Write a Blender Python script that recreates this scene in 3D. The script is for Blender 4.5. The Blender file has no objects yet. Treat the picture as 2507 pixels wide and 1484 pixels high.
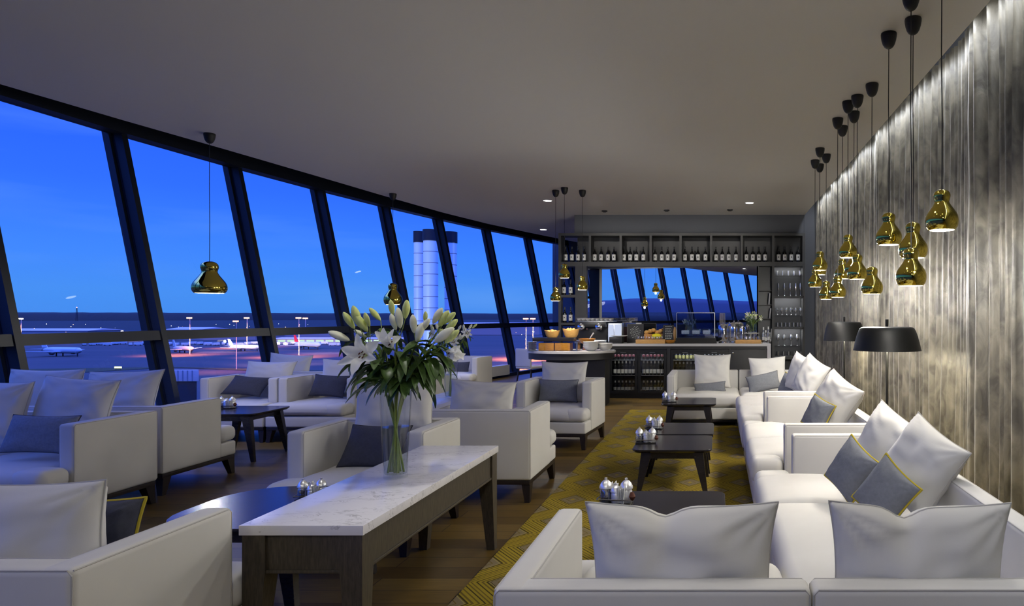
import bpy, bmesh, math, random
from mathutils import Vector, Matrix, Euler, noise
random.seed(7)
C = bpy.context.scene.collection
PI = math.pi
F, CX, CY, HC = 1671.0, 1755.0, 775.0, 1.5      # focal length, vanishing point (pixels) and eye height used to read sizes off the photograph

def PX(px, Y): return (px - CX) * Y / F
def PZ(py, Y): return HC - (py - CY) * Y / F
def P(px, py, Y): return Vector((PX(px, Y), Y, PZ(py, Y)))

# ------------------------------------------------------------------ materials
def new_mat(name):
    m = bpy.data.materials.new(name); m.use_nodes = True
    nt = m.node_tree; nt.nodes.clear()
    out = nt.nodes.new('ShaderNodeOutputMaterial')
    return m, nt, out
def srgb(r, g, b):
    f = lambda c: (c/255/12.92) if c/255 <= .04045 else ((c/255+.055)/1.055)**2.4
    return (f(r), f(g), f(b), 1)
def N(nt, t, **kw):
    n = nt.nodes.new(t)
    for k, v in kw.items(): setattr(n, k, v)
    return n
def simple(name, col, rough=.5, metal=0, spec=.5, bump=0, bscale=200, var=0, vscale=8, coat=0, sheen=0, stretch=(1, 1, 1), detail=4):
    m, nt, out = new_mat(name)
    b = N(nt, 'ShaderNodeBsdfPrincipled')
    b.inputs['Base Color'].default_value = col
    b.inputs['Roughness'].default_value = rough; b.inputs['Metallic'].default_value = metal
    b.inputs['Specular IOR Level'].default_value = spec
    b.inputs['Coat Weight'].default_value = coat
    if sheen: b.inputs['Sheen Weight'].default_value = sheen
    tc = N(nt, 'ShaderNodeTexCoord'); mp = N(nt, 'ShaderNodeMapping'); mp.inputs['Scale'].default_value = stretch
    nt.links.new(tc.outputs['Object'], mp.inputs['Vector'])
    if var:
        nz = N(nt, 'ShaderNodeTexNoise'); nz.inputs['Scale'].default_value = vscale; nz.inputs['Detail'].default_value = detail
        nt.links.new(mp.outputs[0], nz.inputs['Vector'])
        r = N(nt, 'ShaderNodeValToRGB')
        r.color_ramp.elements[0].position = .3; r.color_ramp.elements[1].position = .7
        r.color_ramp.elements[0].color = [c*(1-var) for c in col[:3]]+[1]
        r.color_ramp.elements[1].color = [min(1, c*(1+var)) for c in col[:3]]+[1]
        nt.links.new(nz.outputs['Fac'], r.inputs[0]); nt.links.new(r.outputs[0], b.inputs['Base Color'])
    if bump:
        nb = N(nt, 'ShaderNodeTexNoise'); nb.inputs['Scale'].default_value = bscale; nb.inputs['Detail'].default_value = 3
        nt.links.new(mp.outputs[0], nb.inputs['Vector'])
        bp = N(nt, 'ShaderNodeBump'); bp.inputs['Strength'].default_value = bump; bp.inputs['Distance'].default_value = .01
        nt.links.new(nb.outputs['Fac'], bp.inputs['Height']); nt.links.new(bp.outputs[0], b.inputs['Normal'])
    nt.links.new(b.outputs[0], out.inputs[0])
    return m
def emit(name, col, s):
    m, nt, out = new_mat(name); e = N(nt, 'ShaderNodeEmission')
    e.inputs[0].default_value = col; e.inputs[1].default_value = s
    nt.links.new(e.outputs[0], out.inputs[0]); return m
def glassy(name, tint=(1, 1, 1, 1), ior=1.45, boost=1.0, base=0.0, rough=0.0):
    m, nt, out = new_mat(name)
    t = N(nt, 'ShaderNodeBsdfTransparent'); t.inputs[0].default_value = tint
    g = N(nt, 'ShaderNodeBsdfGlossy'); g.inputs['Roughness'].default_value = rough
    fr = N(nt, 'ShaderNodeFresnel'); fr.inputs[0].default_value = ior
    mm = N(nt, 'ShaderNodeMath', operation='MULTIPLY_ADD'); mm.inputs[1].default_value = boost; mm.inputs[2].default_value = base; mm.use_clamp = True
    nt.links.new(fr.outputs[0], mm.inputs[0])
    ge = N(nt, 'ShaderNodeNewGeometry'); inv = N(nt, 'ShaderNodeMath', operation='SUBTRACT'); inv.inputs[0].default_value = 1
    nt.links.new(ge.outputs['Backfacing'], inv.inputs[1]); ml = N(nt, 'ShaderNodeMath', operation='MULTIPLY')
    nt.links.new(inv.outputs[0], ml.inputs[0]); nt.links.new(mm.outputs[0], ml.inputs[1])
    mx = N(nt, 'ShaderNodeMixShader'); nt.links.new(ml.outputs[0], mx.inputs[0])
    nt.links.new(t.outputs[0], mx.inputs[1]); nt.links.new(g.outputs[0], mx.inputs[2]); nt.links.new(mx.outputs[0], out.inputs[0])
    return m

M = {}
M['fabric'] = simple('white_upholstery', srgb(205, 203, 199), .85, spec=.2, bump=.03, bscale=400, var=.025, vscale=3)
M['pillow'] = simple('white_pillow_linen', srgb(208, 206, 202), .88, spec=.2, bump=.03, bscale=300, var=.03, vscale=4)
M['seam'] = simple('seam_piping', srgb(182, 180, 176), .85, spec=.2)
M['grey_pillow'] = simple('grey_pillow_weave', srgb(116, 119, 126), .9, spec=.2, bump=.25, bscale=500, var=.08, vscale=60)
M['blue_pillow'] = simple('blue_grey_pillow_weave', srgb(126, 130, 138), .9, spec=.2, bump=.25, bscale=500, var=.1, vscale=70)
M['dark_pillow'] = simple('dark_pillow_weave', srgb(72, 74, 84), .9, spec=.2, bump=.25, bscale=500, var=.08, vscale=60)
M['yellow_pipe'] = simple('mustard_piping', srgb(178, 160, 50), .8, spec=.2)
M['grey_pipe'] = simple('grey_piping', srgb(62, 60, 62), .8, spec=.2)
M['dark_wood'] = simple('dark_stained_wood', srgb(36, 28, 27), .4, var=.3, vscale=12, stretch=(8, 8, 1))
M['black_table'] = simple('black_lacquered_wood', srgb(34, 31, 34), .24, spec=.5, var=.12, vscale=20, stretch=(1, 8, 8))
M['console_wood'] = simple('grey_brown_oak', srgb(70, 63, 52), .5, var=.35, vscale=14, stretch=(12, 12, 1.5), bump=.05, bscale=90)
M['bar_dark'] = simple('charcoal_cabinet', srgb(42, 42, 44), .45, var=.08, vscale=10)
M['bar_black'] = simple('black_cabinet', srgb(22, 23, 26), .35)
M['charcoal_board'] = simple('charcoal_shelving', srgb(50, 50, 50), .5, var=.08, vscale=8)
M['wall'] = simple('grey_wall_paint', srgb(98, 100, 106), .75, spec=.2)
M['ceiling'] = simple('ceiling_paint', srgb(226, 222, 216), .9, spec=.1)
M['frame'] = simple('window_frame_paint', srgb(30, 34, 44), .5, spec=.3)
M['frame_highlight'] = simple('painted_frame_highlight', srgb(90, 110, 130), .4)  # highlight on the mullions, put into a paler colour
M['gold'] = simple('polished_gold', srgb(206, 186, 84), .07, metal=1)
M['gold_in'] = simple('white_lamp_lining', srgb(235, 228, 205), .5)
M['black_matte'] = simple('black_matte', srgb(22, 21, 21), .55)
M['black_shade'] = simple('black_lamp_enamel', srgb(12, 12, 12), .5, spec=.25)
M['chrome'] = simple('chrome', (.85, .85, .87, 1), .08, metal=1)
M['steel'] = simple('brushed_steel', (.55, .56, .58, 1), .28, metal=1)
M['bright_metal'] = simple('bright_silver', (.92, .92, .93, 1), .3, metal=.7)
M['white'] = simple('white_ceramic', srgb(225, 224, 220), .3)
M['paper'] = simple('white_paper', srgb(225, 225, 222), .7, var=.2, vscale=60)
M['worktop'] = simple('pale_worktop', srgb(195, 193, 194), .35)
M['wood_light'] = simple('light_bamboo', srgb(196, 150, 84), .45, var=.15, vscale=10, stretch=(2, 12, 12))
M['wood_amber'] = simple('amber_wood', srgb(190, 128, 40), .4, var=.2, vscale=8, stretch=(2, 10, 10))
M['bread'] = simple('bread_crust', srgb(214, 168, 96), .8, var=.25, vscale=20)
M['bottle'] = simple('dark_bottle_glass', srgb(14, 14, 16), .08, spec=.7)
M['label'] = simple('bottle_label', srgb(205, 204, 202), .7)
M['label_grey'] = simple('grey_bottle_label', srgb(150, 150, 152), .7)
M['label_yellow'] = simple('yellow_bottle_label', srgb(128, 122, 72), .7)
M['red_label'] = simple('red_bottle_cap', srgb(66, 14, 24), .5)
M['ink'] = simple('dark_print', srgb(40, 38, 40), .7)
M['leaf'] = simple('lily_leaf', srgb(66, 92, 40), .4, var=.35, vscale=30, stretch=(3, 3, 1))
M['stem'] = simple('lily_stem', srgb(120, 140, 60), .5, var=.15, vscale=30)
M['bud'] = simple('lily_bud', srgb(214, 224, 142), .5, var=.15, vscale=25, stretch=(3, 3, .6))
M['bud_white'] = simple('pale_lily_bud', srgb(242, 242, 218), .5, var=.06, vscale=25)
M['petal'] = simple('white_petal', srgb(240, 240, 238), .5, var=.03, vscale=20)
def translucent(name, col, f=.35):
    m = simple(name, col, .5); nt = m.node_tree; b = [n for n in nt.nodes if n.type == 'BSDF_PRINCIPLED'][0]; out = [n for n in nt.nodes if n.type == 'OUTPUT_MATERIAL'][0]
    t = N(nt, 'ShaderNodeBsdfTranslucent'); t.inputs[0].default_value = col; mx = N(nt, 'ShaderNodeMixShader'); mx.inputs[0].default_value = f
    nt.links.new(b.outputs[0], mx.inputs[1]); nt.links.new(t.outputs[0], mx.inputs[2]); nt.links.new(mx.outputs[0], out.inputs[0]); return m
M['petal'] = translucent('white_petal_tissue', srgb(246, 246, 244))
M['stamen'] = simple('brown_stamen', srgb(84, 40, 24), .7)
M['glass'] = glassy('clear_glass', (.97, .98, .98, 1), 1.45, 1.6, .05)
M['drink_glass'] = glassy('drinking_glass', (.94, .95, .96, 1), 1.5, 2.6, .34, .2)
M['window_glass'] = glassy('window_glass', (.93, .96, 1, 1), 1.45, .9, 0)
M['case_glass'] = glassy('display_glass', (.85, .9, .98, 1), 1.5, 1.6, .08)
M['dark_glass'] = glassy('blue_black_glass', (.25, .4, .75, 1), 1.5, 1.4, .12)
M['water'] = glassy('vase_water', (.93, .95, .93, 1), 1.33, .8, 0.02)
M['mirror'] = simple('mirror_silver', (.92, .93, .95, 1), .0, metal=1)
M['yellow'] = simple('lemon_yellow', srgb(236, 220, 30), .5)
M['maroon'] = simple('maroon_card', srgb(70, 40, 55), .6)
M['chalk'] = simple('dark_chalkboard', srgb(34, 34, 38), .6)
M['chalk_white'] = simple('chalk_marks', srgb(190, 195, 190), .7)
M['bulb'] = emit('lit_bulb', (1, .93, .80, 1), 14)
M['panel_lit'] = emit('lit_machine_panel', (.70, .78, 1, 1), .75)
M['downlight'] = emit('lit_downlight', (1, .96, .9, 1), 9)
M['led'] = emit('led_strip_light', (.88, .93, 1, 1), 4)

def marble():
    m, nt, out = new_mat('white_veined_marble')
    b = N(nt, 'ShaderNodeBsdfPrincipled'); b.inputs['Roughness'].default_value = .16
    tc = N(nt, 'ShaderNodeTexCoord'); mp = N(nt, 'ShaderNodeMapping'); mp.inputs['Scale'].default_value = (1, 2.6, 1.5)
    nt.links.new(tc.outputs['Object'], mp.inputs[0])
    n1 = N(nt, 'ShaderNodeTexNoise'); n1.inputs['Scale'].default_value = 7; n1.inputs['Detail'].default_value = 8; n1.inputs['Roughness'].default_value = .62; n1.inputs['Distortion'].default_value = .8
    nt.links.new(mp.outputs[0], n1.inputs[0])
    s = N(nt, 'ShaderNodeMath', operation='SUBTRACT'); s.inputs[1].default_value = .5; nt.links.new(n1.outputs['Fac'], s.inputs[0])
    a = N(nt, 'ShaderNodeMath', operation='ABSOLUTE'); nt.links.new(s.outputs[0], a.inputs[0])
    r = N(nt, 'ShaderNodeValToRGB'); r.color_ramp.elements[0].color = srgb(176, 174, 178); r.color_ramp.elements[0].position = 0
    r.color_ramp.elements[1].color = srgb(236, 234, 238); r.color_ramp.elements[1].position = .022
    nt.links.new(a.outputs[0], r.inputs[0])
    n2 = N(nt, 'ShaderNodeTexNoise'); n2.inputs['Scale'].default_value = 3; nt.links.new(mp.outputs[0], n2.inputs[0])
    r2 = N(nt, 'ShaderNodeValToRGB'); r2.color_ramp.elements[0].position = .42; r2.color_ramp.elements[1].position = .62
    nt.links.new(n2.outputs['Fac'], r2.inputs[0])
    mx = N(nt, 'ShaderNodeMix', data_type='RGBA'); mx.inputs['A'].default_value = srgb(236, 234, 238)
    nt.links.new(r2.outputs[0], mx.inputs['Factor']); nt.links.new(r.outputs[0], mx.inputs['B'])
    nt.links.new(mx.outputs['Result'], b.inputs['Base Color']); nt.links.new(b.outputs[0], out.inputs[0]); return m
M['marble'] = marble()

def wood_floor():
    m, nt, out = new_mat('dark_plank_floor')
    b = N(nt, 'ShaderNodeBsdfPrincipled'); b.inputs['Roughness'].default_value = .4; b.inputs['Specular IOR Level'].default_value = .2
    tc = N(nt, 'ShaderNodeTexCoord')
    br = N(nt, 'ShaderNodeTexBrick'); br.inputs['Scale'].default_value = 1; br.inputs['Brick Width'].default_value = 1.4; br.inputs['Row Height'].default_value = .17
    br.inputs['Mortar Size'].default_value = .003; br.inputs['Color1'].default_value = srgb(112, 90, 44); br.inputs['Color2'].default_value = srgb(78, 60, 28); br.inputs['Mortar'].default_value = srgb(26, 20, 16)
    br.offset = .37
    nt.links.new(tc.outputs['Object'], br.inputs['Vector'])
    mp = N(nt, 'ShaderNodeMapping'); mp.inputs['Scale'].default_value = (1.2, 14, 1); nt.links.new(tc.outputs['Object'], mp.inputs[0])
    nz = N(nt, 'ShaderNodeTexNoise'); nz.inputs['Scale'].default_value = 5; nz.inputs['Detail'].default_value = 6; nt.links.new(mp.outputs[0], nz.inputs[0])
    mr = N(nt, 'ShaderNodeMapRange'); mr.inputs[3].default_value = .6; mr.inputs[4].default_value = 1.35; nt.links.new(nz.outputs['Fac'], mr.inputs[0])
    mu = N(nt, 'ShaderNodeMix', data_type='RGBA', blend_type='MULTIPLY'); mu.inputs['Factor'].default_value = 1
    nt.links.new(br.outputs['Color'], mu.inputs['A']); nt.links.new(mr.outputs[0], mu.inputs['B'])
    nt.links.new(mu.outputs['Result'], b.inputs['Base Color']); nt.links.new(b.outputs[0], out.inputs[0]); return m
M['floor'] = wood_floor()

def carpet():
    m, nt, out = new_mat('diamond_pattern_carpet')
    b = N(nt, 'ShaderNodeBsdfPrincipled'); b.inputs['Roughness'].default_value = .95; b.inputs['Specular IOR Level'].default_value = .1
    tc = N(nt, 'ShaderNodeTexCoord'); sep = N(nt, 'ShaderNodeSeparateXYZ'); nt.links.new(tc.outputs['Object'], sep.inputs[0])
    def mth(op, a, b_=None, c=None):
        n = N(nt, 'ShaderNodeMath', operation=op)
        for i, x in enumerate((a, b_, c)):
            if x is None: continue
            if isinstance(x, (int, float)): n.inputs[i].default_value = x
            else: nt.links.new(x, n.inputs[i])
        return n.outputs[0]
    u = mth('MULTIPLY_ADD', sep.outputs[0], 1/.465, .52); v = mth('MULTIPLY_ADD', sep.outputs[1], 1/.575, .35)
    du = mth('ABSOLUTE', mth('SUBTRACT', mth('FRACT', u), .5)); dv = mth('ABSOLUTE', mth('SUBTRACT', mth('FRACT', v), .5))
    md = mth('ADD', du, dv)                       # 0 centre of one lattice .. 1 centre of the other
    k = mth('MINIMUM', md, mth('SUBTRACT', 1, md))  # 0 at diamond centres .. .5 on the shared borders
    which = mth('GREATER_THAN', md, .5)
    ramp = N(nt, 'ShaderNodeValToRGB'); cr = ramp.color_ramp; cr.interpolation = 'CONSTANT'
    g, y, br, dk, lt = srgb(122, 108, 84), srgb(150, 130, 40), srgb(106, 90, 38), srgb(62, 54, 26), srgb(146, 132, 86)
    stops = [(0, y), (.045, g), (.105, br), (.12, g), (.20, lt), (.222, br), (.232, dk), (.255, y), (.285, br), (.315, y), (.36, br), (.385, y), (.43, dk), (.45, y), (.485, br)]
    cr.elements[0].position = 0; cr.elements[0].color = stops[0][1]; cr.elements[1].position = stops[1][0]; cr.elements[1].color = stops[1][1]
    for p, c in stops[2:]:
        e = cr.elements.new(p); e.color = c
    nt.links.new(k, ramp.inputs[0])
    ramp2 = N(nt, 'ShaderNodeValToRGB'); cr = ramp2.color_ramp; cr.interpolation = 'CONSTANT'
    gy = srgb(136, 122, 54)
    stops = [(0, y), (.045, g), (.10, br), (.12, g), (.20, dk), (.212, lt), (.228, br), (.24, dk), (.26, y), (.29, br), (.32, y), (.36, dk), (.38, y), (.43, br), (.45, y), (.485, br)]
    cr.elements[0].position = 0; cr.elements[0].color = stops[0][1]; cr.elements[1].position = stops[1][0]; cr.elements[1].color = stops[1][1]
    for p, c in stops[2:]:
        e = cr.elements.new(p); e.color = c
    nt.links.new(k, ramp2.inputs[0])
    mx = N(nt, 'ShaderNodeMix', data_type='RGBA'); nt.links.new(which, mx.inputs['Factor']); nt.links.new(ramp.outputs[0], mx.inputs['A']); nt.links.new(ramp2.outputs[0], mx.inputs['B'])
    nz = N(nt, 'ShaderNodeTexNoise'); nz.inputs['Scale'].default_value = 260; nt.links.new(tc.outputs['Object'], nz.inputs[0])
    mr = N(nt, 'ShaderNodeMapRange'); mr.inputs[3].default_value = .7; mr.inputs[4].default_value = 1.3; nt.links.new(nz.outputs['Fac'], mr.inputs[0])
    mu = N(nt, 'ShaderNodeMix', data_type='RGBA', blend_type='MULTIPLY'); mu.inputs['Factor'].default_value = 1
    nt.links.new(mx.outputs['Result'], mu.inputs['A']); nt.links.new(mr.outputs[0], mu.inputs['B'])
    bp = N(nt, 'ShaderNodeBump'); bp.inputs['Strength'].default_value = .3; bp.inputs['Distance'].default_value = .004; nt.links.new(nz.outputs['Fac'], bp.inputs['Height'])
    nt.links.new(bp.outputs[0], b.inputs['Normal'])
    nt.links.new(mu.outputs['Result'], b.inputs['Base Color']); nt.links.new(b.outputs[0], out.inputs[0]); return m
M['carpet'] = carpet()

def velvet():
    m, nt, out = new_mat('crushed_grey_velvet')
    b = N(nt, 'ShaderNodeBsdfPrincipled'); b.inputs['Roughness'].default_value = .45; b.inputs['Specular IOR Level'].default_value = .55
    b.inputs['Sheen Weight'].default_value = .3; b.inputs['Sheen Roughness'].default_value = .4
    tc = N(nt, 'ShaderNodeTexCoord'); mp = N(nt, 'ShaderNodeMapping'); mp.inputs['Scale'].default_value = (1, 1, .55); nt.links.new(tc.outputs['Object'], mp.inputs[0])
    nz = N(nt, 'ShaderNodeTexNoise'); nz.inputs['Scale'].default_value = 9; nz.inputs['Detail'].default_value = 7; nz.inputs['Distortion'].default_value = .6; nt.links.new(mp.outputs[0], nz.inputs[0])
    r = N(nt, 'ShaderNodeValToRGB'); r.color_ramp.elements[0].position = .36; r.color_ramp.elements[1].position = .66
    r.color_ramp.elements[0].color = srgb(74, 70, 61); r.color_ramp.elements[1].color = srgb(126, 120, 105)
    nt.links.new(nz.outputs['Fac'], r.inputs[0]); nt.links.new(r.outputs[0], b.inputs['Base Color'])
    bp = N(nt, 'ShaderNodeBump'); bp.inputs['Strength'].default_value = .35; bp.inputs['Distance'].default_value = .03; nt.links.new(nz.outputs['Fac'], bp.inputs['Height']); nt.links.new(bp.outputs[0], b.inputs['Normal'])
    nt.links.new(b.outputs[0], out.inputs[0]); return m
M['velvet'] = velvet()

# ------------------------------------------------------------------ mesh builder
class MB:
    def __init__(s): s.v = []; s.f = []; s.mi = []
    def add(s, vs, fs, mi=0):
        o = len(s.v); s.v += [tuple(v) for v in vs]
        for f in fs: s.f.append(tuple(i+o for i in f)); s.mi.append(mi)
        return s
    def box(s, x0, x1, y0, y1, z0, z1, mi=0, bev=0, xf=None):
        if bev:
            bm = bmesh.new(); bmesh.ops.create_cube(bm, size=1)
            for v in bm.verts: v.co = Vector((x0+(v.co.x+.5)*(x1-x0), y0+(v.co.y+.5)*(y1-y0), z0+(v.co.z+.5)*(z1-z0)))
            bmesh.ops.bevel(bm, geom=bm.edges[:], offset=bev, segments=2, profile=.6, affect='EDGES')
            bm.verts.index_update()
            vs = [v.co.copy() for v in bm.verts]; fs = [[v.index for v in f.verts] for f in bm.faces]; bm.free()
        else:
            vs = [Vector((x, y, z)) for z in (z0, z1) for y in (y0, y1) for x in (x0, x1)]
            fs = [(0, 2, 3, 1), (4, 5, 7, 6), (0, 1, 5, 4), (2, 6, 7, 3), (0, 4, 6, 2), (1, 3, 7, 5)]
        if xf: vs = [xf @ v for v in vs]
        return s.add(vs, fs, mi)
    def hexa(s, b4, t4, mi=0):
        return s.add(list(b4)+list(t4), [(3, 2, 1, 0), (4, 5, 6, 7), (0, 1, 5, 4), (1, 2, 6, 5), (2, 3, 7, 6), (3, 0, 4, 7)], mi)
    def lathe(s, prof, x=0, y=0, z=0, seg=24, mi=0, xf=None, sx=1, sy=1):
        vs = []; fs = []
        for r, h in prof:
            for i in range(seg):
                a = 2*PI*i/seg; v = Vector((r*math.cos(a)*sx, r*math.sin(a)*sy, h))
                if xf: v = xf @ v
                vs.append(v+Vector((x, y, z)))
        n = len(prof)
        for j in range(n-1):
            for i in range(seg):
                k = (i+1) % seg; fs.append((j*seg+i, j*seg+k, (j+1)*seg+k, (j+1)*seg+i))
        if prof[0][0] > 1e-5: fs.append(tuple(range(seg-1, -1, -1)))
        if prof[-1][0] > 1e-5: fs.append(tuple(range((n-1)*seg, n*seg)))
        return s.add(vs, fs, mi)
    def shell(s, prof, x=0, y=0, z=0, seg=24, mi=0):      # open lathe, no caps
        vs = []; fs = []
        for r, h in prof:
            for i in range(seg):
                a = 2*PI*i/seg; vs.append((x+r*math.cos(a), y+r*math.sin(a), z+h))
        for j in range(len(prof)-1):
            for i in range(seg):
                k = (i+1) % seg; fs.append((j*seg+i, j*seg+k, (j+1)*seg+k, (j+1)*seg+i))
        return s.add(vs, fs, mi)
    def tube(s, pts, rad, seg=8, mi=0, closed=False):
        pts = [Vector(p) for p in pts]; n = len(pts)
        if isinstance(rad, (int, float)): rad = [rad]*n
        vs = []; fs = []; up = None
        for i, p in enumerate(pts):
            if closed: t = pts[(i+1) % n]-pts[i-1]
            else: t = pts[min(i+1, n-1)]-pts[max(i-1, 0)]
            t.normalize()
            if up is None: up = t.orthogonal().normalized()
            else:
                up = up-t*up.dot(t)
                up = up.normalized() if up.length > 1e-6 else t.orthogonal().normalized()
            w = t.cross(up)
            for k in range(seg):
                a = 2*PI*k/seg; vs.append(p+(up*math.cos(a)+w*math.sin(a))*rad[i])
        m = n if closed else n-1
        for i in range(m):
            j = (i+1) % n
            for k in range(seg):
                l = (k+1) % seg; fs.append((i*seg+k, i*seg+l, j*seg+l, j*seg+k))
        if not closed: fs.append(tuple(range(seg-1, -1, -1))); fs.append(tuple(range((n-1)*seg, n*seg)))
        return s.add(vs, fs, mi)
    def prism(s, poly, z0, z1, mi=0):
        n = len(poly)
        vs = [(x, y, z0) for x, y in poly]+[(x, y, z1) for x, y in poly]
        fs = [tuple(range(n-1, -1, -1)), tuple(range(n, 2*n))]+[(i, (i+1) % n, n+(i+1) % n, n+i) for i in range(n)]
        return s.add(vs, fs, mi)
    def soft(s, x0, x1, y0, y1, z0, z1, r=.03, dome=0, bulge=0, lump=0, seed=0, n=6, mi=0):
        """padded box: rounded edges, optional domed top, bulging sides and lumps"""
        c = Vector(((x0+x1)/2, (y0+y1)/2, (z0+z1)/2)); h = Vector(((x1-x0)/2, (y1-y0)/2, (z1-z0)/2))
        r = min(r, h.x*.98, h.y*.98, h.z*.98)
        def ticks(hh):
            a = [-hh, -hh+r*.25, -hh+r*.6, -hh+r]; inner = [(-hh+r)+(2*(hh-r))*i/n for i in range(1, n)]
            return a+inner+[-q for q in reversed(a)]
        T = [ticks(h.x), ticks(h.y), ticks(h.z)]; idx = {}; vs = []; fs = []
        def vert(q):
            key = tuple(round(t, 5) for t in q)
            if key in idx: return idx[key]
            inn = Vector([max(-(h[i]-r), min(h[i]-r, q[i])) for i in range(3)]); d = Vector(q)-inn
            p = inn+(d.normalized()*r if d.length > 1e-9 else d)
            fx, fy, fz = (1-(p.x/h.x)**2), (1-(p.y/h.y)**2), (1-(p.z/h.z)**2)
            fx, fy, fz = max(fx, 0), max(fy, 0), max(fz, 0)
            o = Vector((0, 0, 0))
            if dome and p.z > 0: o.z += dome*(fx*fy)**.5
            if bulge: o.x += bulge*math.copysign(1, p.x)*fz*min(1, fy*2)*(abs(p.x)/h.x)**8; o.y += bulge*math.copysign(1, p.y)*fz*min(1, fx*2)*(abs(p.y)/h.y)**8
            if lump:
                nn = noise.noise_vector(Vector((p.x*4+seed*3.1, p.y*4, p.z*4)))
                o += Vector((nn.x*.5, nn.y*.5, nn.z))*lump
            idx[key] = len(vs); vs.append(c+p+o); return idx[key]
        for ax in range(3):
            u, w = (ax+1) % 3, (ax+2) % 3
            for sgn in (-1, 1):
                for i in range(len(T[u])-1):
                    for j in range(len(T[w])-1):
                        q = []
                        for a, b in ((i, j), (i+1, j), (i+1, j+1), (i, j+1)):
                            co = [0, 0, 0]; co[ax] = sgn*h[ax]; co[u] = T[u][a]; co[w] = T[w][b]; q.append(vert(co))
                        if sgn < 0: q.reverse()
                        fs.append(tuple(q))
        return s.add(vs, fs, mi)
    def build(s, name, mats, parent=None, angle=40, loc=None, rot=None, smooth=True):
        me = bpy.data.meshes.new(name); me.from_pydata(s.v, [], s.f)
        if not isinstance(mats, (list, tuple)): mats = [mats]
        for m in mats: me.materials.append(M[m] if isinstance(m, str) else m)
        for p, mi in zip(me.polygons, s.mi): p.material_index = mi; p.use_smooth = smooth
        me.validate(); me.update()
        if smooth: me.set_sharp_from_angle(angle=math.radians(angle))
        o = bpy.data.objects.new(name, me); C.objects.link(o)
        if parent: o.parent = parent
        if loc is not None: o.location = loc
        if rot is not None: o.rotation_euler = rot
        return o

def thing(name, label, cat, loc=(0, 0, 0), rz=0, group=None):
    o = bpy.data.objects.new(name, None); C.objects.link(o); o.empty_display_size = .1
    o.location = loc; o.rotation_euler = (0, 0, rz); o['label'] = label; o['category'] = cat
    if group: o['group'] = group
    return o
def tag(o, label, cat, group=None, kind=None):
    o['label'] = label; o['category'] = cat
    if group: o['group'] = group
    if kind: o['kind'] = kind
    return o
def struct(o): o['kind'] = 'structure'; return o
KIDS = {}
def dup(root, loc=None, rz=None, label=None, scale=None, group=None):
    def rec(o, par):
        c = o.copy(); C.objects.link(c); c.parent = par
        for k in o.children: rec(k, c)
        return c
    c = rec(root, None)
    if loc is not None: c.location = loc
    if rz is not None: c.rotation_euler = (0, 0, rz)
    if label: c['label'] = label
    if scale: c.scale = (scale,)*3
    if group: c['group'] = group
    return c

# ------------------------------------------------------------------ room shell
def Xb(Y): return -6.6+.0124*(Y-7)**2       # foot of the leaning glass wall
LEAN = .2
WY = [6.59]
while WY[0] > -11.5: WY.insert(0, WY[0]-1.82/math.sqrt(1+(.0248*(WY[0]-7))**2))
YR = WY[0]
WY += [ 8.31, 10.18, 12.03, 13.87, 15.68, 17.6, 19.5, 21.4]
EDGE = [(Xb(y)+.46, y) for y in (YR, -11, -9, -7, -5, -3, -1, 1, 3, 4.5)]+[ (-6.17, 5.86), (-6.05, 6.95), (-5.88, 8.2), (-5.70, 9.7), (-5.52, 11.3), (-5.28, 13.1), (-4.95, 14.7), (-4.5, 16.2), (-3.9, 18.0), (-2.9, 20.5), (-2.3, 21.6)]
YS = (21.6, 20, 18, 16, 14, 12, 10, 8, 6, 4, 2, 0, -2, -4, -6, -8, -10, YR)
fl = MB().prism([(2.15, YR), (2.15, 21.6)]+[(Xb(y)+.02, y) for y in YS], -.2, 0)
struct(fl.build('floor', 'floor'))
ce = MB().prism([(1.73, YR), (1.73, 13.55), (1.73, 21.6)]+[e for e in reversed(EDGE)], 3.5, 3.66)
struct(ce.build('ceiling', 'ceiling'))
struct(MB().prism([(2.2, YR), (2.2, 21.6)]+[(Xb(y)-1.0, y) for y in YS], 4.06, 4.2).build('ceiling_void', 'frame'))
struct(MB().box(2.12, 2.27, YR, 21.7, 0, 4.06).build('wall_right', 'wall'))
struct(MB().box(Xb(YR)-.9, 2.2, YR-.2, YR, -.2, 4.06).build('wall_rear', 'wall'))
struct(MB().box(-5.2, 2.2, 21.6, 21.8, -.2, 4.06).build('wall_far', 'wall'))
struct(MB().box(-2.78, 2.12, 14.0, 14.1, 0, 4.0).build('wall_back', 'wall'))
struct(MB().box(-2.78, -2.66, 14.1, 21.6, 0, 4.0).build('wall_back_return', 'wall'))
struct(MB().box(-2.80, 1.72, 13.42, 13.95, 3.12, 3.5).build('wall_bulkhead', 'wall'))
struct(MB().box(1.715, 2.12, 13.42, 13.95, 0, 4.0).build('wall_back_pier', 'wall'))

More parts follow.
